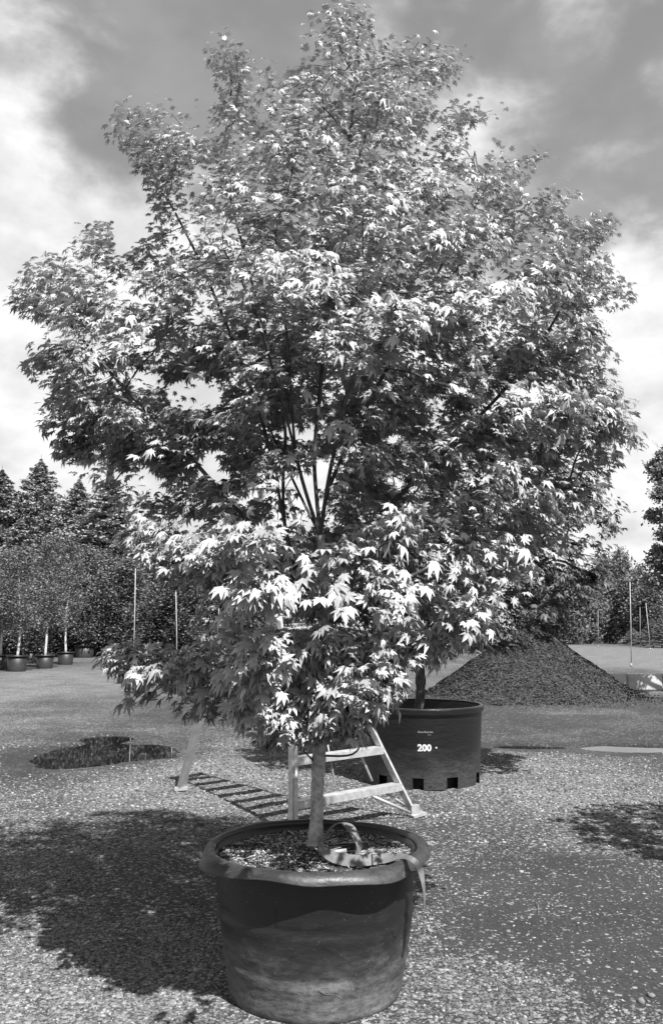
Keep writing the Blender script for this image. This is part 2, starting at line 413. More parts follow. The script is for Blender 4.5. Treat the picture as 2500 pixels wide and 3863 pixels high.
m, t, out = newmat('water'); M['water'] = m
b = t.add('ShaderNodeBsdfPrincipled'); b.inputs['Base Color'].default_value = grey(0.004); b.inputs['Roughness'].default_value = 0.02; b.inputs['IOR'].default_value = 1.33
bp = t.add('ShaderNodeBump'); bp.inputs['Strength'].default_value = 0.03; bp.inputs['Distance'].default_value = 0.01
co = t.add('ShaderNodeTexCoord').outputs['Object']; t.l.new(t.noise(co, 3, 2), bp.inputs['Height']); t.l.new(bp.outputs[0], b.inputs['Normal'])
t.l.new(b.outputs[0], out.inputs[0])
def puddle(i_list):
    mb = MB()
    for k, i in enumerate(i_list):
        cx, cy, rx, ry, ro, d = PUD[i]; i0 = len(mb.v); n = 40
        for j in range(n):
            a = 2*math.pi*j/n; u, w_ = rx*1.3*math.cos(a), ry*1.3*math.sin(a)
            mb.v.append((cx + u*math.cos(ro) - w_*math.sin(ro), cy + u*math.sin(ro) + w_*math.cos(ro), -0.0205 - 0.0006*k))
        mb.f.append(tuple(range(i0, i0+n)))
    return kind(mb.build('puddle', M['water']), 'structure')
puddle((0, 1, 2)); puddle((3, 4))

# loose stones lying on the ground: uncountable, one object
m, t, out = newmat('stone'); M['stone'] = m
g = t.add('ShaderNodeNewGeometry'); co = t.add('ShaderNodeTexCoord').outputs['Object']
v = t.mixf(t.m('POWER', g.outputs['Random Per Island'], 1.9), 0.07, 0.47)
v = t.m('MULTIPLY', v, t.mixf(t.noise(co, 120, 4), 0.75*ALB, 1.2*ALB))
b = t.add('ShaderNodeBsdfPrincipled'); t.l.new(tocol(t, v), b.inputs['Base Color']); b.inputs['Roughness'].default_value = 0.85; b.inputs['Specular IOR Level'].default_value = 0.25
t.l.new(b.outputs[0], out.inputs[0])

phi = (1 + 5**.5)/2
ICO = np.array([(-1, phi, 0), (1, phi, 0), (-1, -phi, 0), (1, -phi, 0), (0, -1, phi), (0, 1, phi), (0, -1, -phi), (0, 1, -phi), (phi, 0, -1), (phi, 0, 1), (-phi, 0, -1), (-phi, 0, 1)], float)
ICO /= np.linalg.norm(ICO[0])
ICF = np.array([(0,11,5),(0,5,1),(0,1,7),(0,7,10),(0,10,11),(1,5,9),(5,11,4),(11,10,2),(10,7,6),(7,1,8),(3,9,4),(3,4,2),(3,2,6),(3,6,8),(3,8,9),(4,9,5),(2,4,11),(6,2,10),(8,6,7),(9,8,1)])
def rocks(x, y, z, r, rg, flat=(0.35, 0.7)):
    n = len(x)
    sc = np.stack([r*rg.uniform(.8, 1.35, n), r*rg.uniform(.6, 1.0, n), r*rg.uniform(flat[0], flat[1], n)], -1)
    V = ICO[None]*(1 + rg.uniform(-.22, .22, (n, 12, 1)))*sc[:, None]
    a = rg.uniform(0, 6.283, n); c, s = np.cos(a)[:, None], np.sin(a)[:, None]
    tx = rg.normal(0, .25, n)[:, None]; V[..., 2] = V[..., 2] + tx*V[..., 0]*0.6
    X = V[..., 0]*c - V[..., 1]*s; Y = V[..., 0]*s + V[..., 1]*c
    V = np.stack([X + x[:, None], Y + y[:, None], V[..., 2] + z[:, None]], -1)
    F = ICF[None] + (np.arange(n)*12)[:, None, None]
    return V.reshape(-1, 3), F.reshape(-1, 3)
POT = np.array([-0.065, 3.65]); POT2 = np.array([0.875, 8.41])
def scatter(n, y0, y1, rmin, rmax, pw, keep):
    u = rng.random(n); y = np.sqrt(y0**2 + u*(y1**2 - y0**2)); x = rng.uniform(-1, 1, n)*(0.41*y + 0.6)
    pa, we = pale(x, y); ok = rng.random(n) < np.clip(keep[0] + keep[1]*pa, 0, 1)*(1 - .9*we)
    ok &= np.hypot(x - POT[0], y - POT[1]) > 0.36
    ok &= np.hypot(x - POT2[0], y - POT2[1]) > 0.60
    x, y = x[ok], y[ok]; r = rmin + (rmax - rmin)*rng.random(len(x))**pw
    return x, y, gz(x, y) + r*0.12, r
parts = [scatter(80000, 2.5, 5.8, 0.0025, 0.0090, 2.0, (.07, .80)), scatter(2300, 2.5, 8.0, 0.008, 0.018, 2.8, (.05, .6)), scatter(50000, 5.8, 11.0, 0.006, 0.017, 2.2, (.06, .80))]
x, y, z, r = [np.concatenate(a) for a in zip(*parts)]
V, Fc = rocks(x, y, z, r, rng)
o = kind(link('gravel', mesh_np('gravel', V, Fc, M['stone'])), 'stuff'); tag(o, 'loose pale gravel stones strewn over the yard ground', 'gravel')

# ------------------------------------------------------------------ the pot in front
px_, py_ = POT
def squarish(a, k): return 1 + k*math.cos(4*(a - math.radians(22)))
def rimwarp(r, z, a):
    f = max(0.0, (r - 0.414)/0.063)
    c4 = math.cos(4*(a - math.radians(28)))
    lob = 0.050*max(0, c4)**1.5 - .012 + 0.008*math.sin(7*a + 1)
    rr = r*(1 + lob*f)
    dz = -0.012*f*math.exp(-((((a - math.radians(215)) + math.pi) % (2*math.pi) - math.pi)/0.30)**2) + 0.006*f*math.sin(3*a + 1.2) + 0.004*math.sin(9*a)*f
    return rr, z + dz
def bodywarp(r, z, a):
    d = 0.004*math.sin(3*a + z*9) + 0.0035*math.sin(7*a - z*14)
    for zc, am, ph in ((0.335, 0.007, 0.4), (0.165, 0.006, 1.3)):
        zz = zc + 0.012*math.sin(2*a + ph)
        d += -am*math.exp(-((z - zz)/0.010)**2) + am*0.8*math.exp(-((z - zz + 0.022)/0.016)**2)
    return r*squarish(a, 0.008) + d, z
pot = thing('nursery_pot', 'scuffed black plastic nursery pot in front with wavy flared rim', 'pot', (px_, py_, 0.004))
prof = [(0.30, 0.0), (0.345, 0.0)] + [(0.356 + 0.068*(k/30), 0.012 + 0.535*k/30) for k in range(31)]
prof += [(0.413, 0.547)] + [(0.413 - 0.03*k/4, 0.547 - 0.10*k/4) for k in range(1, 5)]
mb = MB(); mb.lathe(prof, 120, (0, 0, 0), bodywarp); mb.f.append(tuple(range(119, -1, -1))); body = mb.build('pot_body', M['pot'], pot, True)
mb = MB(); mb.lathe([(0.416, 0.535), (0.419, 0.554), (0.426, 0.562), (0.440, 0.563), (0.456, 0.558), (0.468, 0.549), (0.475, 0.539), (0.4785, 0.5285), (0.479, 0.526), (0.4765, 0.525), (0.472, 0.533), (0.462, 0.543), (0.45, 0.549), (0.43, 0.548)], 120, (0, 0, 0), rimwarp, True)
mb.build('pot_rim', M['rim'], pot, True)
# tear and scrape on the rim
mb = MB(); a = math.radians(10)
for k in range(7):
    aa = math.radians(-2) + 0.03*rnd.random(); rr = 0.468 + 0.004*k
    mb.box((rr*math.cos(aa), rr*math.sin(aa), 0.563 + 0.004*rnd.random()), (0.012, 0.018*rnd.random()+.004, 0.006), Matrix.Rotation(rnd.random()*3, 3, 'Z'))
mb.build('rim_scuff', M['dry'], pot)
for k, (ang, z0, z1, sw) in enumerate(((math.radians(-112), 0.42, 0.31, 0.05), (math.radians(-42), 0.30, 0.265, 0.10), (math.radians(-88), 0.135, 0.100, 0.26))):
    mb = MB(); pts = []
    for j in range(9):
        q = j/8; aa = ang + sw*q; z = z0 + (z1 - z0)*q + 0.004*math.sin(9*q + k); r0 = 0.356 + 0.068*(z - .012)/.535
        rr, _ = bodywarp(r0, z, aa % (2*math.pi)); pts.append(((rr+.0005)*math.cos(aa), (rr+.0005)*math.sin(aa), z))
    mb.tube(pts, 0.0010, 5); mb.build('scratch', M['pot'], pot)

# soil with bark, perlite and straw
SOIL = 0.522
mb = MB(); n = 48; mb.v.append((0, 0, 0.03))
for k in range(1, 13):
    for j in range(n):
        a = 2*math.pi*j/n; r = 0.406*k/12
        mb.v.append((r*math.cos(a), r*math.sin(a), 0.03*math.exp(-(r/.12)**2) + 0.02*(float(fbm(np.array(r*math.cos(a)*9+4), np.array(r*math.sin(a)*9))) - .5)))
for j in range(n): mb.f.append((0, 1 + j, 1 + (j+1) % n))
for k in range(11):
    for j in range(n):
        a = 1 + k*n + j; b_ = 1 + k*n + (j+1) % n; mb.f.append((a, a+n, b_+n, b_))
M['soil'] = surf('soil', 0.04, 0.13, 60, 0.95, 1.0, 120, 0.1, bdist=0.01)
so = mb.build('potting_soil', M['soil'], None, True); so.location = (px_, py_, SOIL); tag(so, 'potting soil filling the front pot around the maple trunk', 'soil'); kind(so, 'stuff')
def soilz(x, y): return SOIL + 0.03*np.exp(-(np.hypot(x, y)/.12)**2)
n = 3600; rr = 0.40*np.sqrt(rng.random(n)); aa = rng.uniform(0, 6.283, n); x, y = rr*np.cos(aa), rr*np.sin(aa)
V, Fc = rocks(x + px_, y + py_, soilz(x, y) + 0.003, 0.003 + 0.006*rng.random(n)**2, rng, (.3, .6))
tag(kind(link('bark_chips', mesh_np('bark_chips', V, Fc, M['chip'])), 'stuff'), 'dark bark chips mixed through the soil of the front pot', 'bark')
n = 2600; rr = 0.40*np.sqrt(rng.random(n)); aa = rng.uniform(0, 6.283, n); x, y = rr*np.cos(aa), rr*np.sin(aa)
kp = fbm(x*7 + 5, y*7) + .10*(x < 0) > .44; x, y = x[kp], y[kp]; n = len(x)
V, Fc = rocks(x + px_, y + py_, soilz(x, y) + 0.006, 0.002 + 0.0035*rng.random(n)**2, rng, (.5, .9))
tag(kind(link('perlite', mesh_np('perlite', V, Fc, M['perlite'])), 'stuff'), 'white perlite grains on the soil of the front pot', 'perlite')
mb = MB()
for k in range(260):
    if k < 170: x, y = rnd.gauss(0.22, 0.08), rnd.gauss(-0.03, 0.05)
    else:
        q = rnd.random()*6.283; w = 0.38*math.sqrt(rnd.random()); x, y = w*math.cos(q), w*math.sin(q)
    if math.hypot(x, y) > 0.39: continue
    q = rnd.gauss(0, .7); L = rnd.uniform(.02, .07); dx, dy = math.cos(q)*L/2, math.sin(q)*L/2; z = float(soilz(x, y)) + rnd.uniform(.006, .016)
    mb.bar((px_ + x - dx, py_ + y - dy, z), (px_ + x + dx, py_ + y + dy, z + rnd.uniform(-.006, .01)), 0.002, 0.0015)
tag(kind(mb.build('straw', M['perlite']), 'stuff'), 'pale dry straw scattered on the soil beside the strap', 'straw')

# ------------------------------------------------------------------ lifting strap with its ratchet
st = thing('ratchet_strap', 'grey webbing strap looped on the soil with its tail hanging over the rim', 'strap', (0, 0, 0))
sz = SOIL + 0.02
A = G(1200, 3196, sz + .02); Yl = A[1]
loop = [P(1350, 3222, Yl - .06), P(1352, 3180, Yl - .04), P(1325, 3128, Yl - .01), P(1285, 3104, Yl + .02), P(1245, 3128, Yl + .03), P(1212, 3170, Yl + .02), P(1197, 3190, Yl)]
lw = [(.022, .038, 0), (.024, .036, 0), (.022, .030, .016), (.012, .040, -.006), (.016, .03, .02), (.02, .026, .026), (.016, .03, .03)]
ls = spline(loop, 8); lws = spline(lw, 8)
mb = MB(); mb.ribbon(ls, [w.normalized()*0.042 for w in lws]); mb.build('strap_loop', M['strap'], st)
zt = SOIL + 0.03
tail = [G(1198, 3192, zt + .035), G(1235, 3222, zt + .015), G(1290, 3243, zt), G(1370, 3246, zt), G(1450, 3238, zt), G(1515, 3230, 0.574), G(1560, 3247, 0.586), P(1585, 3285, 3.40), P(1597, 3340, 3.385), P(1601, 3395, 3.38), P(1600, 3437, 3.38)]
tw = [(0, .8, .6), (0, .55, .8), (0, .55, .8), (0, .65, .75), (0, .8, .6), (.1, .95, .2), (.35, .9, .1), (.5, .85, .05), (.30, .95, 0), (.25, .97, 0), (.12, .99, 0)]
ts = spline(tail, 8); tws = spline(tw, 8)
mb = MB(); mb.ribbon(ts, [w.normalized()*(0.046 - 0.012*max(0, (k - 66))/14) for k, w in enumerate(tws)]); mb.build('strap_tail', M['strap'], st)
k = 27; mb = MB(); mb.ribbon([ts[k] + Vector((0, -.0015, .002)), ts[k] + Vector((.005, -.0015, .002))], [tws[k].normalized()*.046]*2, .003); mb.build('stitched_seam', M['strap_seam'], st)
B0 = G(1215, 3216, sz); B1 = G(1340, 3200, sz)
mb = MB()
for off in (-.018, .018): mb.bar((B0[0], B0[1] + off, B0[2] + .012), (B1[0] + .05, B1[1] + off, B1[2] + .014), 0.004, 0.022)
mb.bar((B1[0] - .03, B1[1] - .02, B1[2] + .012), (B1[0] + .05, B1[1] - .02, B1[2] + .016), 0.02, 0.03)
mb.build('ratchet_frame', M['steel_dark'], st)
mb = MB(); mb.tube([(B0[0] + .01, B0[1] - .03, B0[2] + .006), (B0[0] + .10, B0[1] - .028, B0[2] + .014)], .009, 10); mb.tube([(B0[0] - .006, B0[1] - .032, B0[2] - .004), (B0[0] - .004, B0[1] - .030, B0[2] + .02)], .009, 10)
mb.build('ratchet_handle', M['steel'], st, True)
mb = MB(); c = P(1212, 3194, Yl - .01); mb.tube([(c[0] + .028*math.cos(q), c[1] - .01, c[2] + .010*math.sin(q)) for q in [k*.4 for k in range(16)]], .0022, 6); mb.build('wire_ring', M['steel'], st, True)

# ------------------------------------------------------------------ large pot behind, marked 200
cx2, cy2 = POT2
pot2 = thing('nursery_pot', 'large black round nursery pot marked 200 standing behind the ladder', 'pot', (cx2, cy2, 0.004))
R0, R1, HP = 0.562, 0.592, 0.715
def r2(z): return R0 + (R1 - R0)*z/HP
slots = [math.radians(v) for v in (-126, -106, -74, -39)]
n = 180; zl = [0.0, 0.035, 0.07, 0.105] + [0.105 + (HP - 0.105)*k/8 for k in range(1, 9)]
mb = MB()
for z in zl:
    for j in range(n):
        a = 2*math.pi*j/n; q = r2(z) + 0.004*math.sin(3*a + 2*z) ; mb.v.append((q*math.cos(a), q*math.sin(a), z))
SL = [(-103.5, -93), (-79, -67), (-60, -48), (-131, -121), (120, 132), (60, 72), (10, 22), (170, 180)]
for k in range(len(zl) - 1):
    for j in range(n):
        d = (j + .5)*360/n; d = d - 360 if d > 180 else d
        if k in (0, 1, 2) and any(a <= d <= b_ for a, b_ in ((-104, -94), (-72, -60), (-140, -130), (-30, -20), (20, 30), (60, 70), (110, 120), (150, 160))): continue
        j2 = (j+1) % n; mb.f.append((k*n + j, k*n + j2, (k+1)*n + j2, (k+1)*n + j))
i0 = len(mb.v)
for z, q in ((HP, R1 - .012), (0.11, R0 - .012), (0.10, R0 - .10), (0.0, R0 - .10)):      # inner wall and a set-back foot behind the notches
    for j in range(n): a = 2*math.pi*j/n; mb.v.append((q*math.cos(a), q*math.sin(a), z))
for k in range(3):
    for j in range(n): j2 = (j+1) % n; mb.f.append((i0 + k*n + j, i0 + k*n + j2, i0 + (k+1)*n + j2, i0 + (k+1)*n + j))
mb.build('pot_body', M['pot_clean'], pot2, True)
mb = MB(); mb.lathe([(R1 - .014, HP - .004), (R1 - .014, HP + .008), (R1 + .016, HP + .008), (R1 + .020, HP - .004), (R1 + .018, HP - .046), (R1 + .002, HP - .048)], 140, (0, 0, 0), None, True); mb.build('pot_rim', M['pot_clean'], pot2, False)
mb = MB(); a = math.radians(-88); q = r2(.035) + .004; mb.tube([(q*math.cos(a), q*math.sin(a), .04), ((q-.03)*math.cos(a), (q-.03)*math.sin(a), .04)], .016, 14); mb.build('drain_hole', M['steel_dark'], pot2)
mb = MB(); mb.lathe([(0.0, 0.56), (0.3, 0.575), (R1 - .02, 0.55)], 60); o = mb.build('potting_soil', M['soil'], None, True); o.location = (cx2, cy2, 0.004); tag(kind(o, 'stuff'), 'dark soil low inside the large pot marked 200', 'soil')
def wrap_text(name, body, size, px, py, mat, bold=0.0, sx=1.0):
    """lettering bent round the pot wall so that it stands at this place on the wall"""
    cu = bpy.data.curves.new('lettering', 'FONT'); cu.body = body; cu.size = size; cu.align_x = 'CENTER'; cu.offset = bold; cu.resolution_u = 3
    ob = bpy.data.objects.new('lettering', cu); COL.objects.link(ob); dg = bpy.context.evaluated_depsgraph_get()
    me = bpy.data.meshes.new_from_object(ob.evaluated_get(dg)); bpy.data.objects.remove(ob); bpy.data.curves.remove(cu)
    w = P(px, py, cy2 - 0.57); z0 = w[2] - 0.004; a0 = math.asin((w[0] - cx2)/r2(z0))
    bm = bmesh.new(); bm.from_mesh(me); bmesh.ops.subdivide_edges(bm, edges=[e for e in bm.edges if e.calc_length() > size*.15], cuts=1)
    for v in bm.verts:
        z = z0 + v.co.y; a = a0 + v.co.x*sx/r2(z); q = r2(z) + 0.0075; v.co = (q*math.sin(a), -q*math.cos(a), z)
    bm.to_mesh(me); bm.free(); me.materials.clear(); me.materials.append(mat)
    return link(name, me, pot2)
wrap_text('number_marking', '200', 0.082, 1600, 2832, M['white_paint'], 0.0035)
wrap_text('maker_lettering', 'Kern Bros Inc', 0.024, 1603, 2764, M['faded_paint'], 0.0008)
wrap_text('phone_lettering', '7417', 0.016, 1617, 2774, M['faded_paint'])
w = P(1644, 2822, cy2 - .57); a = math.asin((w[0] - cx2)/r2(w[2])); q = r2(w[2]) + .004
mb = MB(); mb.tube([(q*math.sin(a), -q*math.cos(a), w[2]), ((q+.005)*math.sin(a), -(q+.005)*math.cos(a), w[2])], .0075, 12); mb.build('white_dot', M['white_paint'], pot2)

# ------------------------------------------------------------------ tripod orchard ladder
Rf = G(1564, 3082); Tf = G(683, 2984); Lf = np.array([-0.275, 5.98, 0.0])
Tp = P(1030, 1846, 7.0)
nrm = np.cross(Rf - Lf, Tp - Lf); nrm /= np.linalg.norm(nrm)
def LP(px, py):
    d = ray(px, py); return C0 + d*(np.dot(Lf - C0, nrm)/np.dot(d, nrm))
ld = thing('orchard_ladder', 'tall aluminium tripod ladder standing behind the potted maple', 'ladder', (0, 0, 0))
rr_ = [LP(*q) for q in ((1562, 3076), (1395, 2740), (1340, 2622), (1229, 2331), (1116, 1956), (1086, 1856))]
lr_ = [np.array([Lf[0], Lf[1], 0.03])] + [LP(*q) for q in ((1100, 2870), (1096, 2720), (1062, 2400), (998, 1940), (980, 1850))]
rv = Vector((Rf - Lf)).normalized(); nv = Vector(nrm)
if nv.y > 0: nv = -nv
def rail(pts):
    mb = MB(); ps = spline(pts, 3)
    i0 = 0
    for k, p in enumerate(ps):
        tdir = (ps[min(k+1, len(ps)-1)] - ps[max(k-1, 0)]).normalized(); u = (rv - tdir*rv.dot(tdir)).normalized(); w = tdir.cross(u)
        for sx, sy in ((-1, -1), (1, -1), (1, 1), (-1, 1)): mb.v.append(tuple(p + u*sx*.010 + w*sy*.027))
    for k in range(len(ps) - 1):
        for j in range(4): a, b_ = k*4 + j, k*4 + (j+1) % 4; mb.f.append((a, b_, b_ + 4, a + 4))
    mb.f += [(3, 2, 1, 0), tuple((len(ps)-1)*4 + j for j in range(4))]
    return mb.build('rail', M['aluminium'], ld), ps
_, rs = rail(rr_); _, lsr = rail(lr_)
# rounded cover tube on the near face of the left rail
mb = MB(); mb.tube([p + nv*.036 + rv*.012 for p in lsr[:10]], .015, 10); mb.build('rail_tube', M['aluminium'], ld, True)
def at_z(ps, z):
    for a, b_ in zip(ps[:-1], ps[1:]):
        if a.z <= z <= b_.z: return a.lerp(b_, (z - a.z)/(b_.z - a.z))
    return ps[-1] if z > ps[-1].z else ps[0]
z1 = LP(1503, 2955)[2]; dz = LP(1430, 2818)[2] - z1
back = Vector((Tf[0] - Tp[0], Tf[1] - Tp[1], 0)).normalized()
steps = []
zz = z1
while zz < Tp[2] - .12:
    a = at_z(rs, zz); b_ = at_z(lsr, zz); steps.append((a, b_))
    tdir = (b_ - a).normalized(); mb = MB()
    bk = (back - tdir*back.dot(tdir)).normalized()
    mb.bar(a - bk*.040 + Vector((0, 0, -.024)), b_ - bk*.040 + Vector((0, 0, -.024)), .005, .052)      # front lip
    mb.bar(a + bk*.0 + Vector((0, 0, .001)), b_ + bk*.0 + Vector((0, 0, .001)), .074, .006)           # tread
    mb.bar(a + bk*.042 + Vector((0, 0, -.010)), b_ + bk*.042 + Vector((0, 0, -.010)), .005, .030)
    mb.build('step', M['aluminium'], ld)
    zz += dz
def strut(a, b_, r=.010, nm='brace', mat='aluminium'):
    mb = MB(); mb.tube([a, b_], r, 8); return mb.build(nm, M[mat], ld, True)
s0 = steps[0]; ft = Vector(rr_[0]); fl = Vector(lr_[0])
strut(s0[0].lerp(s0[1], .30) + Vector((0, 0, -.05)) - back*.03, ft + Vector((-.04, -.03, .03)), .011)
strut(s0[0].lerp(s0[1], .13) + Vector((0, 0, -.04)) + back*.05, ft + Vector((-.03, .03, .05)), .010)
strut(s0[1].lerp(s0[0], .30) + Vector((0, 0, -.05)) - back*.03, fl + Vector((.04, -.03, .03)), .011)
strut(LP(1425, 2950) + np.array(back)*.06, LP(1330, 2730) + np.array(back)*.06, .010); strut(LP(1330, 2730) + np.array(back)*.06, LP(1255, 2480) + np.array(back)*.06, .010)
strut(LP(1284, 2972) + np.array(back)*.05, LP(1232, 2700) + np.array(back)*.05, .006, 'brace_rod')
mb = MB(); mb.bar(Vector((Rf[0] - .035, Rf[1] - .03, .012)), Vector((Rf[0] + .075, Rf[1] + .02, .030)), .10, .018); mb.box((Rf[0] + .005, Rf[1], .05), (.065, .05, .08)); mb.build('foot_pad', M['aluminium'], ld)
mb = MB(); mb.bar(Vector((Lf[0] - .06, Lf[1] - .02, .02)), Vector((Lf[0] + .035, Lf[1] + .03, .02)), .10, .018); mb.build('foot_pad', M['aluminium'], ld)
# third leg and top plate
leg = [Tf + np.array([0, 0, .02]), P(740, 2740, Tf[1] + (Tp[1] - Tf[1])*.2), P(857, 2330, Tf[1] + (Tp[1] - Tf[1])*.55), P(975, 1880, Tp[1] + .02)]
l0, l1 = Vector(leg[0]), Vector(leg[-1])
mb = MB(); mb.bar(l0, l1, .068, .044, nv); mb.build('tripod_leg', M['aluminium_dull'], ld)
mb = MB(); mb.bar(l0 + Vector((-.055, -.01, .0)), l0 + Vector((.06, .01, .004)), .075, .026); mb.build('foot_pad', M['aluminium'], ld)
mb = MB(); a, b_ = rs[-1], lsr[-1]; mb.bar(a + (a - b_)*.1 + Vector((0, 0, .02)), b_ + (b_ - a)*.25 + Vector((0, 0, .02)), .15, .02); mb.build('top_plate', M['aluminium'], ld)

# ------------------------------------------------------------------ maple leaves and growth
def leaf_template(seed, lobes=7, curl=0.35, fold=0.10, pet=0.55):
    """seven-lobed maple leaf of unit lobe length in its own plane, tip along +y, stalk behind; drooping lobes, raised sides"""
    rg = random.Random(seed)
    ang = [0, 36, -36, 73, -73, 118, -118][:lobes]; ln = [1.0, .93, .93, .74, .74, .40, .40]
    order = sorted(range(lobes), key=lambda i: ang[i])
    V = [(0, 0, 0)]; F = []
    A = [(math.radians(ang[i] + rg.uniform(-5, 5)), ln[i]*rg.uniform(.88, 1.1)) for i in order]
    def pt(a, r, dz=0.0):
        z = -curl*r*r*(1 + .5*math.cos(a)) + dz
        return (r*math.sin(a), r*math.cos(a)*1.0, z)
    sin_idx = []
    for k in range(len(A) + 1):
        if k == 0: a, r = A[0][0] - .35, .16
        elif k == len(A): a, r = A[-1][0] + .35, .16
        else: a, r = (A[k-1][0] + A[k][0])/2, .31*min(1, (A[k-1][1] + A[k][1])/1.6)
        sin_idx.append(len(V)); V.append(pt(a, r, fold*.5))
    for k, (a, L) in enumerate(A):
        w = .165*L + .02
        i = len(V)
        if L < .84:
            V.append(pt(a, L)); F += [(0, sin_idx[k], i), (0, i, sin_idx[k+1])]; continue
        lx, ly = math.sin(a), math.cos(a); sx, sy = math.cos(a), -math.sin(a)
        def q(along, side, dz):
            x, y = lx*along + sx*side, ly*along + sy*side; r = math.hypot(x, y)
            return (x, y, -curl*r*r*(1 + .5*math.cos(a)) + dz)
        V.append(q(.56*L, -w, fold)); V.append(q(L, 0, 0)); V.append(q(.56*L, w, fold)); V.append(q(.55*L, 0, 0))
        s0, s1 = sin_idx[k], sin_idx[k+1]
        F += [(0, s0, i+3), (s0, i, i+3), (i, i+1, i+3), (i+1, i+2, i+3), (i+2, s1, i+3), (s1, 0, i+3)]
    i = len(V); V += [(-.018, 0, -.005), (.018, 0, -.005), (0, -pet, .10)]; F.append((i, i+1, i+2))
    return np.array(V), np.array(F)
LEAVES = [leaf_template(11, 7, .06, .08), leaf_template(12, 7, .20, .12), leaf_template(13, 7, .36, .10), leaf_template(14, 7, .12, .18), leaf_template(15, 7, .60, .10)]

def grow(att, nodes, parents, step=0.075, infl=0.75, kill=0.13, iters=70, bias=(0, 0, 0.15)):
    nodes = [np.array(n, float) for n in nodes]; parents = list(parents)
    NA = len(att); alive = np.ones(NA, bool); best = np.full(NA, 1e9); bi = np.zeros(NA, int)
    def upd(i0):
        pts = np.array(nodes[i0:]); 
        d = np.linalg.norm(att[:, None] - pts[None], axis=2); j = d.argmin(1); dm = d[np.arange(NA), j]
        better = dm < best; best[better] = dm[better]; bi[better] = j[better] + i0
    upd(0); bias = np.array(bias)
    for it in range(iters):
        alive &= best > kill
        use = alive & (best < infl)
        if not use.any(): break
        ids = np.where(use)[0]; i0 = len(nodes)
        near = bi[ids]; arr = np.array(nodes)
        dirs = att[ids] - arr[near]; dirs /= np.linalg.norm(dirs, axis=1)[:, None]
        for nd in np.unique(near):
            d = dirs[near == nd].sum(0); d = d/ (np.linalg.norm(d) + 1e-9) + bias + rng.normal(0, .10, 3); d /= np.linalg.norm(d)
            nodes.append(nodes[nd] + d*step); parents.append(int(nd))
        upd(i0)
    return np.array(nodes), np.array(parents)

def pipes(parents, n, tip, power):
    cnt = np.zeros(n); kids = np.bincount(parents[parents >= 0], minlength=n)
    cnt[kids == 0] = 1
    for i in range(n - 1, -1, -1):
        if parents[i] >= 0: cnt[parents[i]] += cnt[i]
    return cnt, tip*np.maximum(cnt, 1)**power, kids

def orient(nv, tv):
    """rotation arrays with z = nv and y as near tv as possible"""
    z = nv/np.linalg.norm(nv, axis=1)[:, None]
    y = tv - z*(tv*z).sum(1)[:, None]; y /= (np.linalg.norm(y, axis=1)[:, None] + 1e-9); x = np.cross(y, z)
    return np.stack([x, y, z], -1)

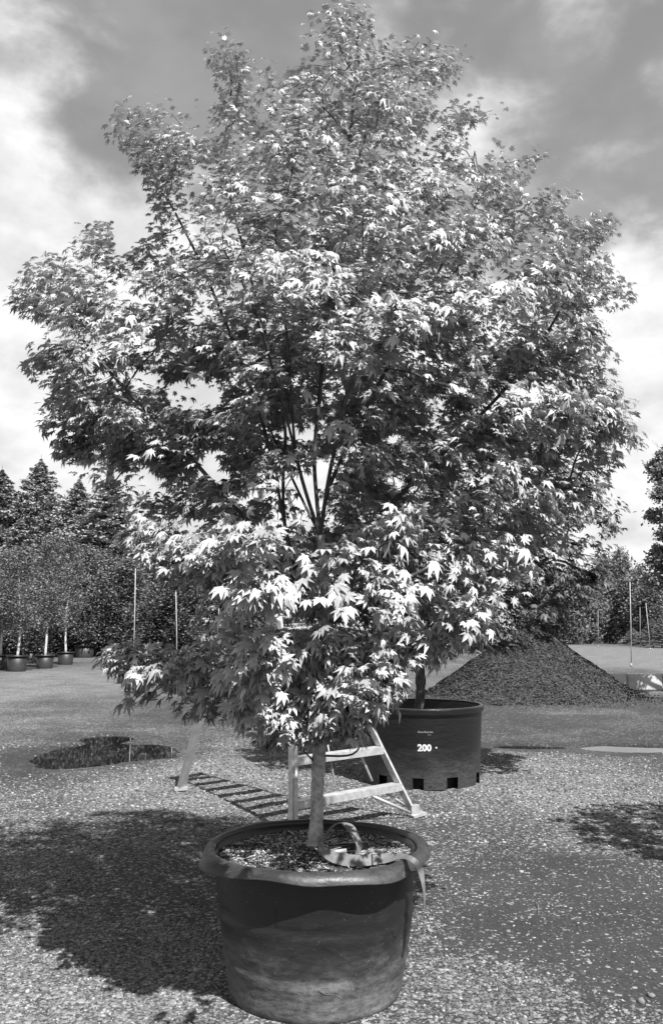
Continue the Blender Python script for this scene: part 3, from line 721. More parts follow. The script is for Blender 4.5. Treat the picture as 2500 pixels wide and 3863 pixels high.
def build_maple(tree, att, trunk_nodes, trunk_par, n_trunk, leaf_mat, n_leaf, lsize, axis_xy, tip_r, power, n_parts, thin=None, upright=None, rmax=None, seed=1, step=0.075, trunk_mat='trunk_bark_lit', extra=None):
    rg = np.random.default_rng(seed)
    nodes, par = grow(att, trunk_nodes, trunk_par, step=step)
    n = len(nodes); cnt, rad, kids = pipes(par, n, tip_r, power)
    if rmax is not None: rad = np.minimum(rad, rmax)
    # chains of wood: follow the thickest child; every chain that leaves the trunk is a limb with its own mesh
    chd = [[] for _ in range(n)]
    for i in range(n):
        if par[i] >= 0: chd[par[i]].append(i)
    owner = np.full(n, -1); owner[:n_trunk] = 0
    limb_of = {}
    for i in range(n_trunk, n):
        p = par[i]
        if owner[p] == 0:
            limb_of[i] = len(limb_of) + 1; owner[i] = limb_of[i]
        else: owner[i] = owner[p]
    big = {}
    for i, L in limb_of.items(): big[L] = cnt[i]
    keep = sorted(big, key=lambda L: -big[L])[:14]
    meshes = {0: MB()}; 
    for L in keep: meshes[L] = MB()
    small = MB()
    started = np.zeros(n, bool)
    bare = np.zeros(n, bool) if thin is None else ((thin(nodes) < .12) & (cnt <= 3) & (np.arange(n) >= len(trunk_nodes)))
    def chain(i, first):
        pts, rr = ([nodes[first]] if first is not None else []), ([rad[i]] if first is not None else [])
        while True:
            pts.append(nodes[i]); rr.append(rad[i]); started[i] = True
            ks = [k for k in chd[i] if not started[k] and not bare[k]]
            if not ks: break
            j = max(ks, key=lambda k: cnt[k])
            for k in ks:
                if k != j: pending.append((k, i))
            if owner[j] != owner[i]: pending.append((j, i)); break
            i = j
        return pts, rr
    pending = [(0, None)]
    while pending:
        i, f = pending.pop()
        if started[i] or bare[i]: continue
        pts, rr = chain(i, f)
        if len(pts) < 2: continue
        o_ = owner[i]; mb = meshes.get(o_, small)
        if i == 0:
            rr = list(rr)
            for k in range(len(rr)):
                zz = pts[k][2] - pts[0][2]
                rr[k] = rr[k]*(1 + .45*math.exp(-zz/.05)) * (1 + .07*math.sin(k*2.3) + .10*math.exp(-((zz-.36)/.06)**2))
        ns = 12 if rr[0] > .02 else (7 if rr[0] > .008 else 4)
        if len(pts) > 3 and rr[0] > .008:
            ps = spline(pts, 2); r2_ = [rr[min(k//2, len(rr)-1)] for k in range(len(ps))]
        else: ps, r2_ = pts, rr
        mb.tube(ps, r2_, ns, cap=(rr[0] > .008))
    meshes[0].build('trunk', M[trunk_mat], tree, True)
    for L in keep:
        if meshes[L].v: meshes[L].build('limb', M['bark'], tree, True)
    if small.v: kind(small.build('twigs', M['bark'], tree, True), 'stuff')
    # leaves: pairs along the young wood
    dirn = np.zeros((n, 3)); ok = par >= 0; dirn[ok] = nodes[ok] - nodes[par[ok]]; dirn /= (np.linalg.norm(dirn, axis=1)[:, None] + 1e-9)
    young = np.where((cnt <= 4) & (np.arange(n) >= n_trunk))[0]
    w = np.where(cnt[young] <= 1, 1.6, 1.0)*np.where((nodes[young][:, 2] > 2.2) & (nodes[young][:, 1] < axis_xy[1]), 1.4, 1.0)*np.where(nodes[young][:, 2] < 1.6, 1.7, 1.0)*np.where((nodes[young][:, 2] > 1.7) & (nodes[young][:, 2] < 2.9) & (nodes[young][:, 1] > axis_xy[1] - .1), 1.8, 1.0); w = w/w.sum()
    pick = rg.choice(young, n_leaf, p=w)
    base = nodes[pick]; dv = dirn[pick]
    if extra is not None:
        ne = len(extra); base[:ne] = extra; q_ = rg.normal(0, 1, (ne, 3)); q_[:, 1] -= .8; dv[:ne] = q_/np.linalg.norm(q_, axis=1)[:, None]
    out = base - np.array([axis_xy[0], axis_xy[1], 0]); out[:, 2] = 0; out /= (np.linalg.norm(out, axis=1)[:, None] + 1e-9)
    rv_ = rg.normal(0, 1, (n_leaf, 3)); side = rv_ - dv*(rv_*dv).sum(1)[:, None]; side /= np.linalg.norm(side, axis=1)[:, None]
    side[:, 2] *= 0.45
    up = np.array([0, 0, 1.0])
    off = rg.uniform(.01, .105, n_leaf)[:, None]
    along = rg.uniform(-.5, .9, n_leaf)[:, None]*step
    pos = base + side*off + dv*along + out*rg.uniform(0, .03, n_leaf)[:, None] - up*(rg.uniform(0, .03, n_leaf)[:, None])
    upr = np.zeros(n_leaf) if upright is None else upright(pos)
    U_ = upr[:, None]
    nv = up*(0.85 + .05*U_) + out*(0.42 - .16*U_) + np.array(sdir)*(0.28 + .12*U_) + rg.normal(0, 1, (n_leaf, 3))*(.36 + .08*U_)
    tv = side*0.75 + out*0.5 + dv*0.25 - up*(0.38*(1 - upr[:, None])) + up*.35*upr[:, None] + rg.normal(0, .25, (n_leaf, 3))
    sc = lsize*rg.uniform(.50, 1.20, n_leaf)*(1 - .28*upr)*np.where(pos[:, 2] < 1.75, 1.17, 1.0)
    if thin is not None:
        k_ = rg.random(n_leaf) < thin(pos); pos, nv, tv, sc = pos[k_], nv[k_], tv[k_], sc[k_]
    R = orient(nv, tv); N_ = len(pos); tpl = rg.integers(0, len(LEAVES), N_)
    # the leaves that show largest become parts, picked with a coarse depth buffer from where the photograph was taken
    rel = pos - C0; fwd = rel @ np.array([0, math.cos(PITCH), math.sin(PITCH)]); upc = rel @ np.array([0, -math.sin(PITCH), math.cos(PITCH)])
    u = 1250 + FPX*rel[:, 0]/fwd; v = 1931.5 - FPX*upc/fwd
    cell = (np.floor(u/34).astype(int)*1000 + np.floor(v/34).astype(int)); od = np.argsort(fwd); seen = {}; cand = []
    for i in od:
        if fwd[i] < .5 or not (0 < u[i] < 2500 and 0 < v[i] < 3863): continue
        if cell[i] in seen: continue
        seen[cell[i]] = 1; cand.append(i)
    face = np.abs((R[:, :, 2]*(-rel/np.linalg.norm(rel, axis=1)[:, None])).sum(1))
    cand.sort(key=lambda i: -(sc[i]/fwd[i])*math.sqrt(face[i]*.8 + .2)); part_ids = set(cand[:n_parts])
    mass = np.array([i not in part_ids for i in range(N_)])
    VV, FF_, o0 = [], [], 0
    for k, (TV, TF) in enumerate(LEAVES):
        ids = np.where((tpl == k) & mass)[0]
        if not len(ids): continue
        Vk = np.einsum('nij,mj->nmi', R[ids]*sc[ids, None, None], TV) + pos[ids][:, None]
        Fk = TF[None] + (np.arange(len(ids))*len(TV))[:, None, None] + o0
        VV.append(Vk.reshape(-1, 3)); FF_.append(Fk.reshape(-1, 3)); o0 += len(ids)*len(TV)
    crown = kind(link('crown', mesh_np('crown', np.concatenate(VV), np.concatenate(FF_), M[leaf_mat]), tree), 'stuff')
    lm = [mesh_np('leaf', TV, TF, M[leaf_mat]) for TV, TF in LEAVES]
    for i in sorted(part_ids):
        lo = link('leaf', lm[tpl[i]], crown)
        mw = Matrix([[*(R[i, r_]*sc[i]), pos[i, r_]] for r_ in range(3)] + [[0, 0, 0, 1]])
        lo.matrix_basis = mw
    return nodes

# ------------------------------------------------------------------ the maple in the front pot
YC = 3.66
OUT = [(730,10),(850,5),(862,90),(900,80),(985,55),(1010,60),(1060,100),(1110,110),(1060,150),(1065,175),(995,215),(1060,240),(1180,240),(1150,270),(1085,290),(1075,370),(1130,390),(1150,325),(1190,345),(1310,345),(1270,375),(1225,400),(1215,450),(1245,465),(1290,420),(1365,430),(1330,460),(1280,500),(1340,520),(1390,485),(1440,525),(1430,570),(1395,620),(1450,630),(1480,690),(1430,740),(1395,770),(1425,810),(1470,910),(1465,960),(1470,1020),(1520,1025),(1480,1060),(1440,1110),(1395,1190),(1340,1220),(1300,1260),(1290,1330),(1240,1400),(1160,1390),(1150,1510),(1060,1560),(1000,1590),(940,1630),(890,1660),(850,1725),(770,1745),(690,1700),(640,1745),(560,1725),(480,1700),(430,1665),(390,1625),(290,1640),(320,1600),(240,1555),(265,1495),(330,1515),(440,1510),(470,1440),(450,1390),(330,1290),(265,1250),(310,1215),(285,1190),(260,1140),(140,1075),(130,990),(85,985),(100,940),(110,900),(65,860),(80,800),(25,790),(40,740),(12,690),(60,620),(110,590),(130,560),(190,505),(250,520),(265,590),(310,600),(350,540),(360,480),(350,420),(320,380),(290,340),(240,290),(270,250),(255,200),(290,210),(370,225),(450,220),(500,255),(525,240),(510,190),(485,130),(490,65),(540,60),(560,120),(620,100),(640,170),(650,200),(720,130),(700,70)]
OUT = np.array(OUT, float)*(2500/1540); OUT[:2, 1] = -40
def inside(px, py, poly):
    r = np.zeros(len(px), bool); x0, y0 = poly[:, 0], poly[:, 1]; x1, y1 = np.roll(x0, -1), np.roll(y0, -1)
    for a, b_, c, d in zip(x0, y0, x1, y1):
        k = (b_ > py) != (d > py)
        if b_ != d: r ^= k & (px < (c - a)*(py - b_)/(d - b_) + a)
    return r
def edist(px, py, poly):
    best = np.full(len(px), 1e9); p = np.stack([px, py], -1)
    for a, b_ in zip(poly, np.roll(poly, -1, 0)):
        ab = b_ - a; t_ = np.clip(((p - a) @ ab)/(ab @ ab), 0, 1); best = np.minimum(best, np.linalg.norm(p - a - t_[:, None]*ab, axis=1))
    return best
def crown_points(n_try, n_want, mind):
    px = rng.uniform(0, 2480, n_try); py = rng.uniform(0, 2860, n_try); t_ = rng.uniform(-1, 1, n_try); k = inside(px, py, OUT)
    px, py, t_ = px[k], py[k], t_[k]; D = edist(px, py, OUT)*YC/FPX
    k = D > 0.035; px, py, t_, D = px[k], py[k], t_[k], D[k]
    R_ = 1.12; half = np.sqrt(np.clip(D, 0, R_)*(2*R_ - np.clip(D, 0, R_)))*.98
    half = half*np.where(py > 2450, .8, 1)
    k = rng.random(len(px)) < half/1.1; px, py, t_, half, D = px[k], py[k], t_[k], half[k], D[k]
    lift = 1 - sst(py, 1050, 1400)
    Y = YC + t_*half*(1 + .12*lift) - .08*lift*np.minimum(1, D/.5) - .36*sst(py, 1930, 2150)*(1 - .7*sst(py, 2450, 2750))
    # the hollow under the upper crown, open towards the camera, and the gaps where sky shows
    hol = np.exp(-(((py - 1640)/270)**2)) * np.exp(-(((px - 1150)/620)**2))
    k = ~((t_ < 0.85 - 1.0*1) & False) & ~((rng.random(len(px)) < hol*.97) & (t_ < .25))
    k &= ~((((px - 735)/95)**2 + ((py - 1490)/55)**2) < 1)
    k &= ~((((px - 1940)/60)**2 + ((py - 1190)/45)**2) < 1)
    k &= ~((((px - 1160)/150)**2 + ((py - 1900)/130)**2 < 1))
    k &= ~((rng.random(len(px)) < .2) & (px > 560) & (px < 1120) & (py > 1500) & (py < 1960))
    k &= ~((px < 700) & (py > 2140) & (py < 2420))
    px, py, Y = px[k], py[k], Y[k]
    pts = np.array([P(a, b_, c) for a, b_, c in zip(px, py, Y)])
    keep = []; cellsz = mind; grid = {}
    for i in range(len(pts)):
        c = tuple(np.floor(pts[i]/cellsz).astype(int)); bad = False
        for dx in (-1, 0, 1):
            for dy in (-1, 0, 1):
                for dz_ in (-1, 0, 1):
                    for j in grid.get((c[0]+dx, c[1]+dy, c[2]+dz_), ()):
                        if np.sum((pts[i] - pts[j])**2) < mind*mind: bad = True
        if not bad: keep.append(i); grid.setdefault(c, []).append(i)
        if len(keep) >= n_want: break
    return pts[keep]
att = crown_points(26000, 1650, 0.135)
TIPS = [(735, 2), (845, -4), (790, 0), (815, 0), (760, 8), (1000, 62), (940, 90), (1105, 110), (1178, 243), (1312, 346), (1362, 430), (1438, 528), (1478, 685), (1470, 920), (1518, 1028), (1470, 1000), (492, 70), (540, 65), (622, 103), (262, 205), (240, 290), (370, 228), (450, 222), (192, 510), (245, 525), (112, 590), (14, 690), (28, 792), (66, 860), (88, 985), (135, 1072), (265, 1245), (1440, 1105), (1350, 1225), (242, 1552), (270, 1500), (292, 1638)]
sh = []
for a, b_ in TIPS:
    a, b_ = a*2500/1540, b_*2500/1540; cxp, cyp = 1230, (1500 if b_ < 2000 else 2450); L_ = math.hypot(cxp - a, cyp - b_); yy = YC + rng.uniform(-.25, .25)
    for k in range(5):
        q = 18 + k*80; sh.append(P(a + (cxp - a)*q/L_, b_ + (cyp - b_)*q/L_, yy))
        if k:
            for sg in (-1, 1):
                of = sg*(22 + 14*k) + rng.uniform(-10, 10); sh.append(P(a + (cxp - a)*q/L_ - (cyp - b_)/L_*of, b_ + (cyp - b_)*q/L_ + (cxp - a)/L_*of, yy + rng.uniform(-.12, .12)))
sk = [P(rng.uniform(980, 1420), rng.uniform(2540, 2790), YC + rng.uniform(-.28, .22)) for _ in range(90)]
att = np.concatenate([att, np.array(sh), np.array(sk)])

TN, TPAR = [], []
def path(pts, start, n=5):
    """adds a guided run of wood from node index start; returns the index of its last node"""
    p0 = TN[start] if start is not None else None
    ps = spline(([p0] if p0 is not None else []) + list(pts), n); last = start
    if p0 is not None: ps = ps[1:]
    ids = []
    for p in ps:
        TN.append(np.array(p)); TPAR.append(-1 if last is None else last); last = len(TN) - 1; ids.append(last)
    return ids
tr_base = np.array([POT[0] - .005, YC + .01, SOIL + 0.005])
trunk_ids = path([tr_base, P(1194, 3080, YC), P(1198, 2960, YC), P(1203, 2850, YC), P(1212, 2700, YC), P(1220, 2500, YC + .02), P(1226, 2300, YC + .02), P(1222, 2130, YC + .02), P(1208, 2020, YC + .02)], None, 6)
n_trunk = len(TN)
def tn(py):   # trunk node nearest to a pixel row
    return min(trunk_ids, key=lambda i: abs((1931.5 - FPX*((TN[i] - C0) @ np.array([0, -math.sin(PITCH), math.cos(PITCH)]))/((TN[i] - C0) @ np.array([0, math.cos(PITCH), math.sin(PITCH)]))) - py))
top = trunk_ids[-1]
b1 = path([P(1160, 1880, YC), P(1122, 1740, YC - .05), P(1105, 1600, YC - .1), P(1085, 1300, YC - .25), P(1040, 950, YC - .35)], top)
b2 = path([P(1192, 1860, YC + .05), P(1186, 1720, YC + .08), P(1205, 1480, YC + .05), P(1260, 1000, YC), P(1320, 520, YC + .05), P(1345, 180, YC + .05)], top)
b3 = path([P(1245, 1830, YC + .02), P(1390, 1520, YC + .1), P(1600, 1130, YC + .1), P(1800, 720, YC + .05)], top)
b4 = path([P(1120, 2150, YC + .10), P(1075, 1980, YC + .14), P(1068, 1800, YC + .15), P(1076, 1640, YC + .18), P(1050, 1450, YC + .2), P(960, 1100, YC + .2), P(830, 600, YC + .1)], tn(2330))
b5 = path([P(1400, 1980, YC + .1), P(1700, 1680, YC + .15), P(2000, 1350, YC + .1), P(2230, 950, YC)], tn(2240))
b6 = path([P(1500, 2200, YC - .15), P(1850, 2020, YC - .2), P(2150, 1800, YC - .15)], tn(2380))
b7 = path([P(960, 1990, YC + .05), P(660, 1660, YC), P(430, 1420, YC - .05), P(230, 1180, YC - .05)], tn(2200))
path([P(980, 1560, YC + .1), P(760, 1000, YC), P(600, 690, YC - .05), P(480, 440, YC - .05)], b4[8])
path([P(950, 2600, YC - .15), P(700, 2540, YC - .25), P(480, 2490, YC - .3)], tn(2740))
path([P(1110, 2800, YC - .1), P(1010, 2720, YC - .35), P(960, 2640, YC - .5)], tn(2880))
path([P(1330, 2845, YC - .05), P(1372, 2765, YC - .2), P(1390, 2640, YC - .4)], tn(2860))
path([P(1450, 2430, YC - .2), P(1660, 2400, YC - .35)], tn(2560))
path([P(1000, 2350, YC - .4), P(800, 2200, YC - .55), P(600, 2100, YC - .5)], tn(2480))
path([P(1300, 2200, YC - .4), P(1450, 2050, YC - .7)], tn(2420))
path([P(1260, 1700, YC - .3), P(1350, 1350, YC - .65), P(1450, 1050, YC - .8)], top)
path([P(1250, 1750, YC + .4), P(1350, 1300, YC + .75), P(1450, 900, YC + .8)], top)
path([P(1100, 1800, YC + .45), P(900, 1350, YC + .75)], top)
path([P(1060, 1500, YC - .25), P(950, 1150, YC - .7), P(850, 950, YC - .85)], b1[8])

def upright(pos):
    return np.clip((pos[:, 2] - 2.2)/1.0, 0, 1)
def thinf(pos):
    rel = pos - C0; fw = rel @ np.array([0, math.cos(PITCH), math.sin(PITCH)]); uc = rel @ np.array([0, -math.sin(PITCH), math.cos(PITCH)])
    u = 1250 + FPX*rel[:, 0]/fw; v = 1931.5 - FPX*uc/fw
    lay = fbm(pos[:, 0]*2.3 + pos[:, 1]*1.7 + 11, pos[:, 2]*5.5 + pos[:, 1]*.9)
    f = .42 + .58*sst(lay, .34, .56); f[((u - 735)/105)**2 + ((v - 1490)/62)**2 < 1] = 0.05
    f[(((u - 1150)/130)**2 + ((v - 1900)/130)**2) < 1] = .12
    edge = YC - .22 + .45*(fbm(u/260., v/200.) - .5)*2
    hol = (v > 1270 + 110*np.sin(u/170.)) & (v < 1960 + 60*np.sin(u/90.)) & (u > 300) & (u < 1950 - (v - 1300)*.25) & (pos[:, 1] < edge)
    keepw = ((u - 1220)/120)**2 + ((v - 1620)/120)**2 < 1
    f[hol & ~keepw] = 0.03; f[hol & keepw] *= .5
    od_ = ~inside(u, v, OUT); ed_ = edist(u, v, OUT); f[od_ & (ed_ > 12)] *= .06; f[od_ & (ed_ > 32)] = 0
    Ld = -np.array(sdir); tt = (3.29 - pos[:, 1])/Ld[1]; zh = pos[:, 2] + Ld[2]*tt; xh = pos[:, 0] + Ld[0]*tt
    f[(tt > 0) & (zh > -.05) & (zh < .56) & (np.abs(xh - POT[0]) < .49)] *= .09  # crown shape opened along the sun so the pot front stays lit
    tt = (SOIL - pos[:, 2])/Ld[2]; xh = pos[:, 0] + Ld[0]*tt - POT[0]; yh = pos[:, 1] + Ld[1]*tt - POT[1]
    f[(np.hypot(xh, yh) < .46) & (yh < .08)] *= .13  # leaves thinned where they would shade the front of the soil
    f[(u < 720) & (v > 2380)] *= .55; f[(u > 1380) & (v > 2690)] = 0.0; f[(u > 1240) & (v > 2790)] = 0; f[(u < 640) & (v > 2690)] = 0; f[(v > 2830)] = 0
    f[((u - 1210)/70)**2 + ((v - 2970)/180)**2 < 1] = 0
    return f
maple = thing('maple_tree', 'large leafy maple growing in the front pot and filling the picture', 'tree', (0, 0, 0))
build_maple(maple, att, TN, TPAR, n_trunk, 'maple_leaf', 98000, 0.0405, (POT[0], YC), 0.0017, 0.43, 300, thinf, upright, None, 5, extra=np.array([P(rng.normal(1215, 95), rng.uniform(2370, 2790), YC - rng.uniform(.06, .30)) for _ in range(1100)]))

# ------------------------------------------------------------------ the maple in the pot marked 200, and a third one to the right of the frame
def ell_points(c, r, n, mind, rg):
    pts = []; c = np.array(c); r = np.array(r)
    for q in rg.uniform(-1, 1, (n*12, 3)):
        if q @ q > 1 or (q @ q < .2 and rg.random() < .6): continue
        p = c + q*r
        if all(np.sum((p - o_)**2) > mind*mind for o_ in pts): pts.append(p)
        if len(pts) >= n: break
    return np.array(pts)
def simple_maple(label, bx, by, z0, c, r, n_att, n_leaf, n_parts, seed, fork=0.9):
    global TN, TPAR
    TN, TPAR = [], []; rg = np.random.default_rng(seed)
    ids = path([(bx, by, z0), (bx + .03, by, z0 + .35), (bx + .01, by + .02, z0 + fork)], None, 6); nt = len(TN)
    for k in range(7):
        a = k*.9 + rg.uniform(-.3, .3); e = rg.uniform(.5, 1.0)
        path([(bx + math.cos(a)*.35*r[0], by + math.sin(a)*.35*r[1], z0 + fork + .5*e), (c[0] + math.cos(a)*.6*r[0], c[1] + math.sin(a)*.6*r[1], c[2] + (e - .75)*r[2]*1.3)], ids[-1 - (k % 4)])
    tr = thing('maple_tree', label, 'tree')
    a_ = ell_points(c, r, n_att, .20, rg)
    build_maple(tr, a_, TN, TPAR, nt, 'maple_leaf_far', n_leaf, 0.060, (bx, by), .0030, .42, n_parts, None, None, None, seed, step=0.11, trunk_mat='bark')
    return tr
cm = P(1750, 2030, 8.55)
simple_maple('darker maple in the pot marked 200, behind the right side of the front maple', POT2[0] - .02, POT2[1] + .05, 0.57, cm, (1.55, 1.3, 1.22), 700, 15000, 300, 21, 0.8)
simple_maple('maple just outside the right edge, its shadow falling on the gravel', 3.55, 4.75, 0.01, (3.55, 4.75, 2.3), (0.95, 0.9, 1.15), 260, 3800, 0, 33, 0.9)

# ------------------------------------------------------------------ background plants
def leaf_cloud(cent, nl, spread, size, rg, flat=1.0, up=0.5):
    """small folded rhombus leaves round each centre"""
    k = np.repeat(np.arange(len(cent)), nl); n = len(k)
    sp_ = (np.full(len(cent), spread) if not hasattr(spread, '__len__') else np.array(spread))[k]
    pos = cent[k] + rg.normal(0, 1, (n, 3))*np.stack([sp_, sp_, sp_*flat], -1)
    nv = rg.normal(0, .7, (n, 3)) + np.array([0, 0, up]); tv = rg.normal(0, 1, (n, 3)) - np.array([0, 0, .4]); R = orient(nv, tv)
    T = np.array([(0, -.5, 0), (.34, 0, .10), (0, .55, -.06), (-.34, 0, .10)]); s = size*rg.uniform(.6, 1.3, n)
    V = np.einsum('nij,mj->nmi', R*s[:, None, None], T) + pos[:, None]
    F = np.array([(0, 1, 2), (0, 2, 3)])[None] + (np.arange(n)*4)[:, None, None]
    return V.reshape(-1, 3), F.reshape(-1, 3)
def broadleaf(seed, H, crown_lo, wid, nb, nl, size, leaf, bark, r0=.05, multi=1, spread=.16):
    rg = np.random.default_rng(seed); mb = MB(); cents = []
    tp = [(0, 0, 0), (rg.normal(0, .03), rg.normal(0, .03), H*.33), (rg.normal(0, .06), rg.normal(0, .06), H*.66), (rg.normal(0, .08), rg.normal(0, .08), H*.97)]
    ts = spline(tp, 5); mb.tube(ts, [r0*(1 - .9*k/(len(ts)-1))*(1.25 if k == 0 else 1) for k in range(len(ts))], 8)
    for k in range(nb):
        q = (k + rg.random())/nb; z = crown_lo + (H - crown_lo)*q*.97; i = z/H*(len(ts)-1)/.97; p = ts[min(int(i), len(ts)-1)]
        prof = (math.sin(math.pi*min(1, (q*.9 + .12)))**.7); L = wid*prof*rg.uniform(.55, 1.1); a = k*2.4 + rg.uniform(-.4, .4); e = rg.uniform(.1, .9)
        d = Vector((math.cos(a)*math.cos(e), math.sin(a)*math.cos(e), math.sin(e))); tip = p + d*L
        mb.tube([p, p + d*L*.5 + Vector((0, 0, .04)), tip], [r0*.28*(1-q*.6), r0*.18*(1-q*.6), r0*.05], 4, False)
        for f in (.45, .7, .9, 1.05):
            if rg.random() < .9: cents.append(tuple(p + d*L*f + Vector(rg.normal(0, .06, 3))))
    cents.append((tp[-1][0], tp[-1][1], H)); cents = np.array(cents)
    V, F = leaf_cloud(cents, nl, spread, size, rg)
    return mb.mesh('trunk', M[bark], True), mesh_np('crown', V, F, M[leaf])
def conifer(seed, H, wid, nb, size, droop=0.15, nl=7):
    rg = np.random.default_rng(seed); mb = MB(); mb.tube([(0, 0, 0), (0, 0, H*.5), (0, 0, H*.97), (0, 0, H*1.03)], [.16, .10, .012, .004], 8); cents = []; ups = []
    for k in range(nb):
        q = ((k + .5)/nb)**1.25; z = H*(.08 + .90*(1 - q)) if False else H*(.985 - .90*q)
        L = (wid*q**.80*(.55 + .65*rg.random()) + .03); a = k*2.399 + rg.uniform(-.3, .3); e = .35*(1 - q) - droop + rg.normal(0, .10)
        d = np.array([math.cos(a)*math.cos(e), math.sin(a)*math.cos(e), math.sin(e)])
        mb.tube([(0, 0, z), tuple(np.array([0, 0, z]) + d*L)], [.02 + .03*q, .006], 4, False)
        m_ = max(2, int(L/.17))
        for j in range(m_):
            f = (j + .8)/m_; side = np.cross(d, (0, 0, 1)); s_ = (rg.random() - .5)*.55*L*(1.1 - f*.7)
            cents.append(np.array([0, 0, z]) + d*L*f + side*s_ + np.array([0, 0, .06*f*L + rg.normal(0, .03)]))
    cents.append(np.array([0, 0, H])); cents.append(np.array([0, 0, H*.985]))
    cents = np.array(cents); V, F = leaf_cloud(cents, nl, .018 + .085*np.clip((H - cents[:, 2])/(.35*H), 0, 1), size, rg, .8, .7)
    return mb.mesh('trunk', M['dark_bark'], True), mesh_np('crown', V, F, M['needle'])
def plant(name, label, cat, meshes, loc, rz, sxy, sz, group=None):
    t_ = thing(name, label, cat, loc, rz, group); t_.scale = (sxy, sxy, sz)
    link('trunk', meshes[0], t_); c = link('crown', meshes[1], t_); kind(c, 'stuff')
    return t_

BIRCH = [broadleaf(101 + k, 5.0, 1.25, .95, 60, 26, .085, 'birch_leaf', 'birch_bark', .05, spread=.15) for k in range(2)]
SMALL = [broadleaf(111 + k, 5.0, .55, 1.15, 95, 26, .095, 'small_leaf', 'dark_bark', .05, spread=.18) for k in range(3)]
CONIF = [conifer(121 + k, 10.0, 2.7, 320, .12, .10, 20) for k in range(3)]
CEDAR = [conifer(131, 10.0, 3.2, 250, .14, .38, 18)]
FARB = [broadleaf(141 + k, 6.0, .4, 1.9, 80, 22, .24, 'far_leaf', 'dark_bark', .09, spread=.34) for k in range(2)]

# far pots share one mesh set
def far_pot_mesh():
    b_ = MB(); b_.lathe([(0.0, 0.0), (0.36, 0.0), (0.37, 0.02), (0.42, 0.55), (0.40, 0.55), (0.395, 0.47), (0.0, 0.46)], 28); bm_ = b_.mesh('pot_body', M['pot_far'], True)
    r_ = MB(); r_.lathe([(0.405, 0.545), (0.405, 0.575), (0.455, 0.575), (0.46, 0.52), (0.425, 0.52)], 28, (0, 0, 0), None, True); rm = r_.mesh('pot_rim', M['pot_far'], True)
    hs = []
    for s_ in (-1, 1):
        h_ = MB(); h_.tube([(s_*.30, -.16, .55), (s_*.30, -.10, .68), (s_*.30, .10, .68), (s_*.30, .16, .55)], .010, 5); hs.append(h_.mesh('rope_handle', M['steel_dark'], True))
    return bm_, rm, hs[0], hs[1]
FP = far_pot_mesh()
def far_pot(label, loc, w, h, rz=0.0):
    t_ = thing('nursery_pot', label, 'pot', loc, rz, 'pots along the nursery row'); t_.scale = (w/.92, w/.92, h/.575)
    for nm, me_ in zip(('pot_body', 'pot_rim', 'rope_handle', 'rope_handle'), FP): link(nm, me_, t_)
    return t_
def yard(px, py): g_ = G(px, py); return g_
# potted trees along the left: (pixel x, base row, pot width px, pot height px, tree top row, kind, pot label, tree label)
ROW = [(-12, 2528, 70, 56, 2080, 'b', 'black nursery pot cut by the left edge of the picture', 'birch cut by the left edge of the picture'),
       (50, 2535, 80, 60, 2060, 'b', 'nearest black nursery pot at the left, under the leftmost whole birch', 'leftmost whole birch, with a short pale trunk in the nearest pot'),
       (158, 2523, 72, 50, 2020, 'b', 'black pot holding the birch with the tall white trunk', 'slim birch with the tallest bare white trunk'),
       (238, 2509, 65, 48, 2040, 'b', 'third whole black pot from the left, with rope handles', 'birch with a crooked white trunk in the third whole pot'),
       (106, 2504, 62, 46, 2090, 's', 'shaded black pot between the two nearest birch pots', 'dark leafy nursery tree between the two nearest birches'),
       (308, 2482, 80, 46, 2070, 's', 'wide black pot right of the birch pots', 'dense dark nursery tree in the wide pot right of the birches'),
       (385, 2470, 70, 38, 2080, 's', 'shaded black pot next right of the wide pot', 'dense nursery tree next right of the wide pot'),
       (468, 2464, 66, 36, 2100, 's', 'shaded black pot beside the tall white stake', 'dense nursery tree behind the tall white stake'),
       (550, 2458, 62, 34, 2110, 's', 'black pot just right of the tall white stake', 'dense nursery tree just right of the tall white stake'),
       (612, 2452, 54, 32, 2120, 's', 'small far black pot left of the shorter white stake', 'far nursery tree left of the shorter white stake'),
       (664, 2448, 50, 32, 2140, 's', 'small far black pot behind the shorter white stake', 'far nursery tree behind the shorter white stake'),
       (760, 2450, 50, 30, 2160, 's', 'far black pot seen between the maple branches', 'far nursery tree seen between the lower maple branches')]
for k, (a, bpx, pw, ph, topy, kd, pl_, tl_) in enumerate(ROW):
    g_ = yard(a, bpx); sc_ = g_[1]/FPX; w_, h_ = pw*sc_*1.0, ph*sc_
    far_pot(pl_, (g_[0], g_[1] + w_*.45, 0.0), w_, h_, rnd.uniform(-.4, .4))
    tz = P(a, topy, g_[1])[2]; me_ = (BIRCH if kd == 'b' else SMALL)
    plant('birch_tree' if kd == 'b' else 'nursery_tree', tl_, 'tree', me_[k % len(me_)], (g_[0], g_[1] + w_*.45, h_*.8), rnd.uniform(0, 6), min(1.35, sc_/.0095 if kd == 's' else 1.0), (tz - h_*.8)/5.0, 'potted trees along the nursery row')
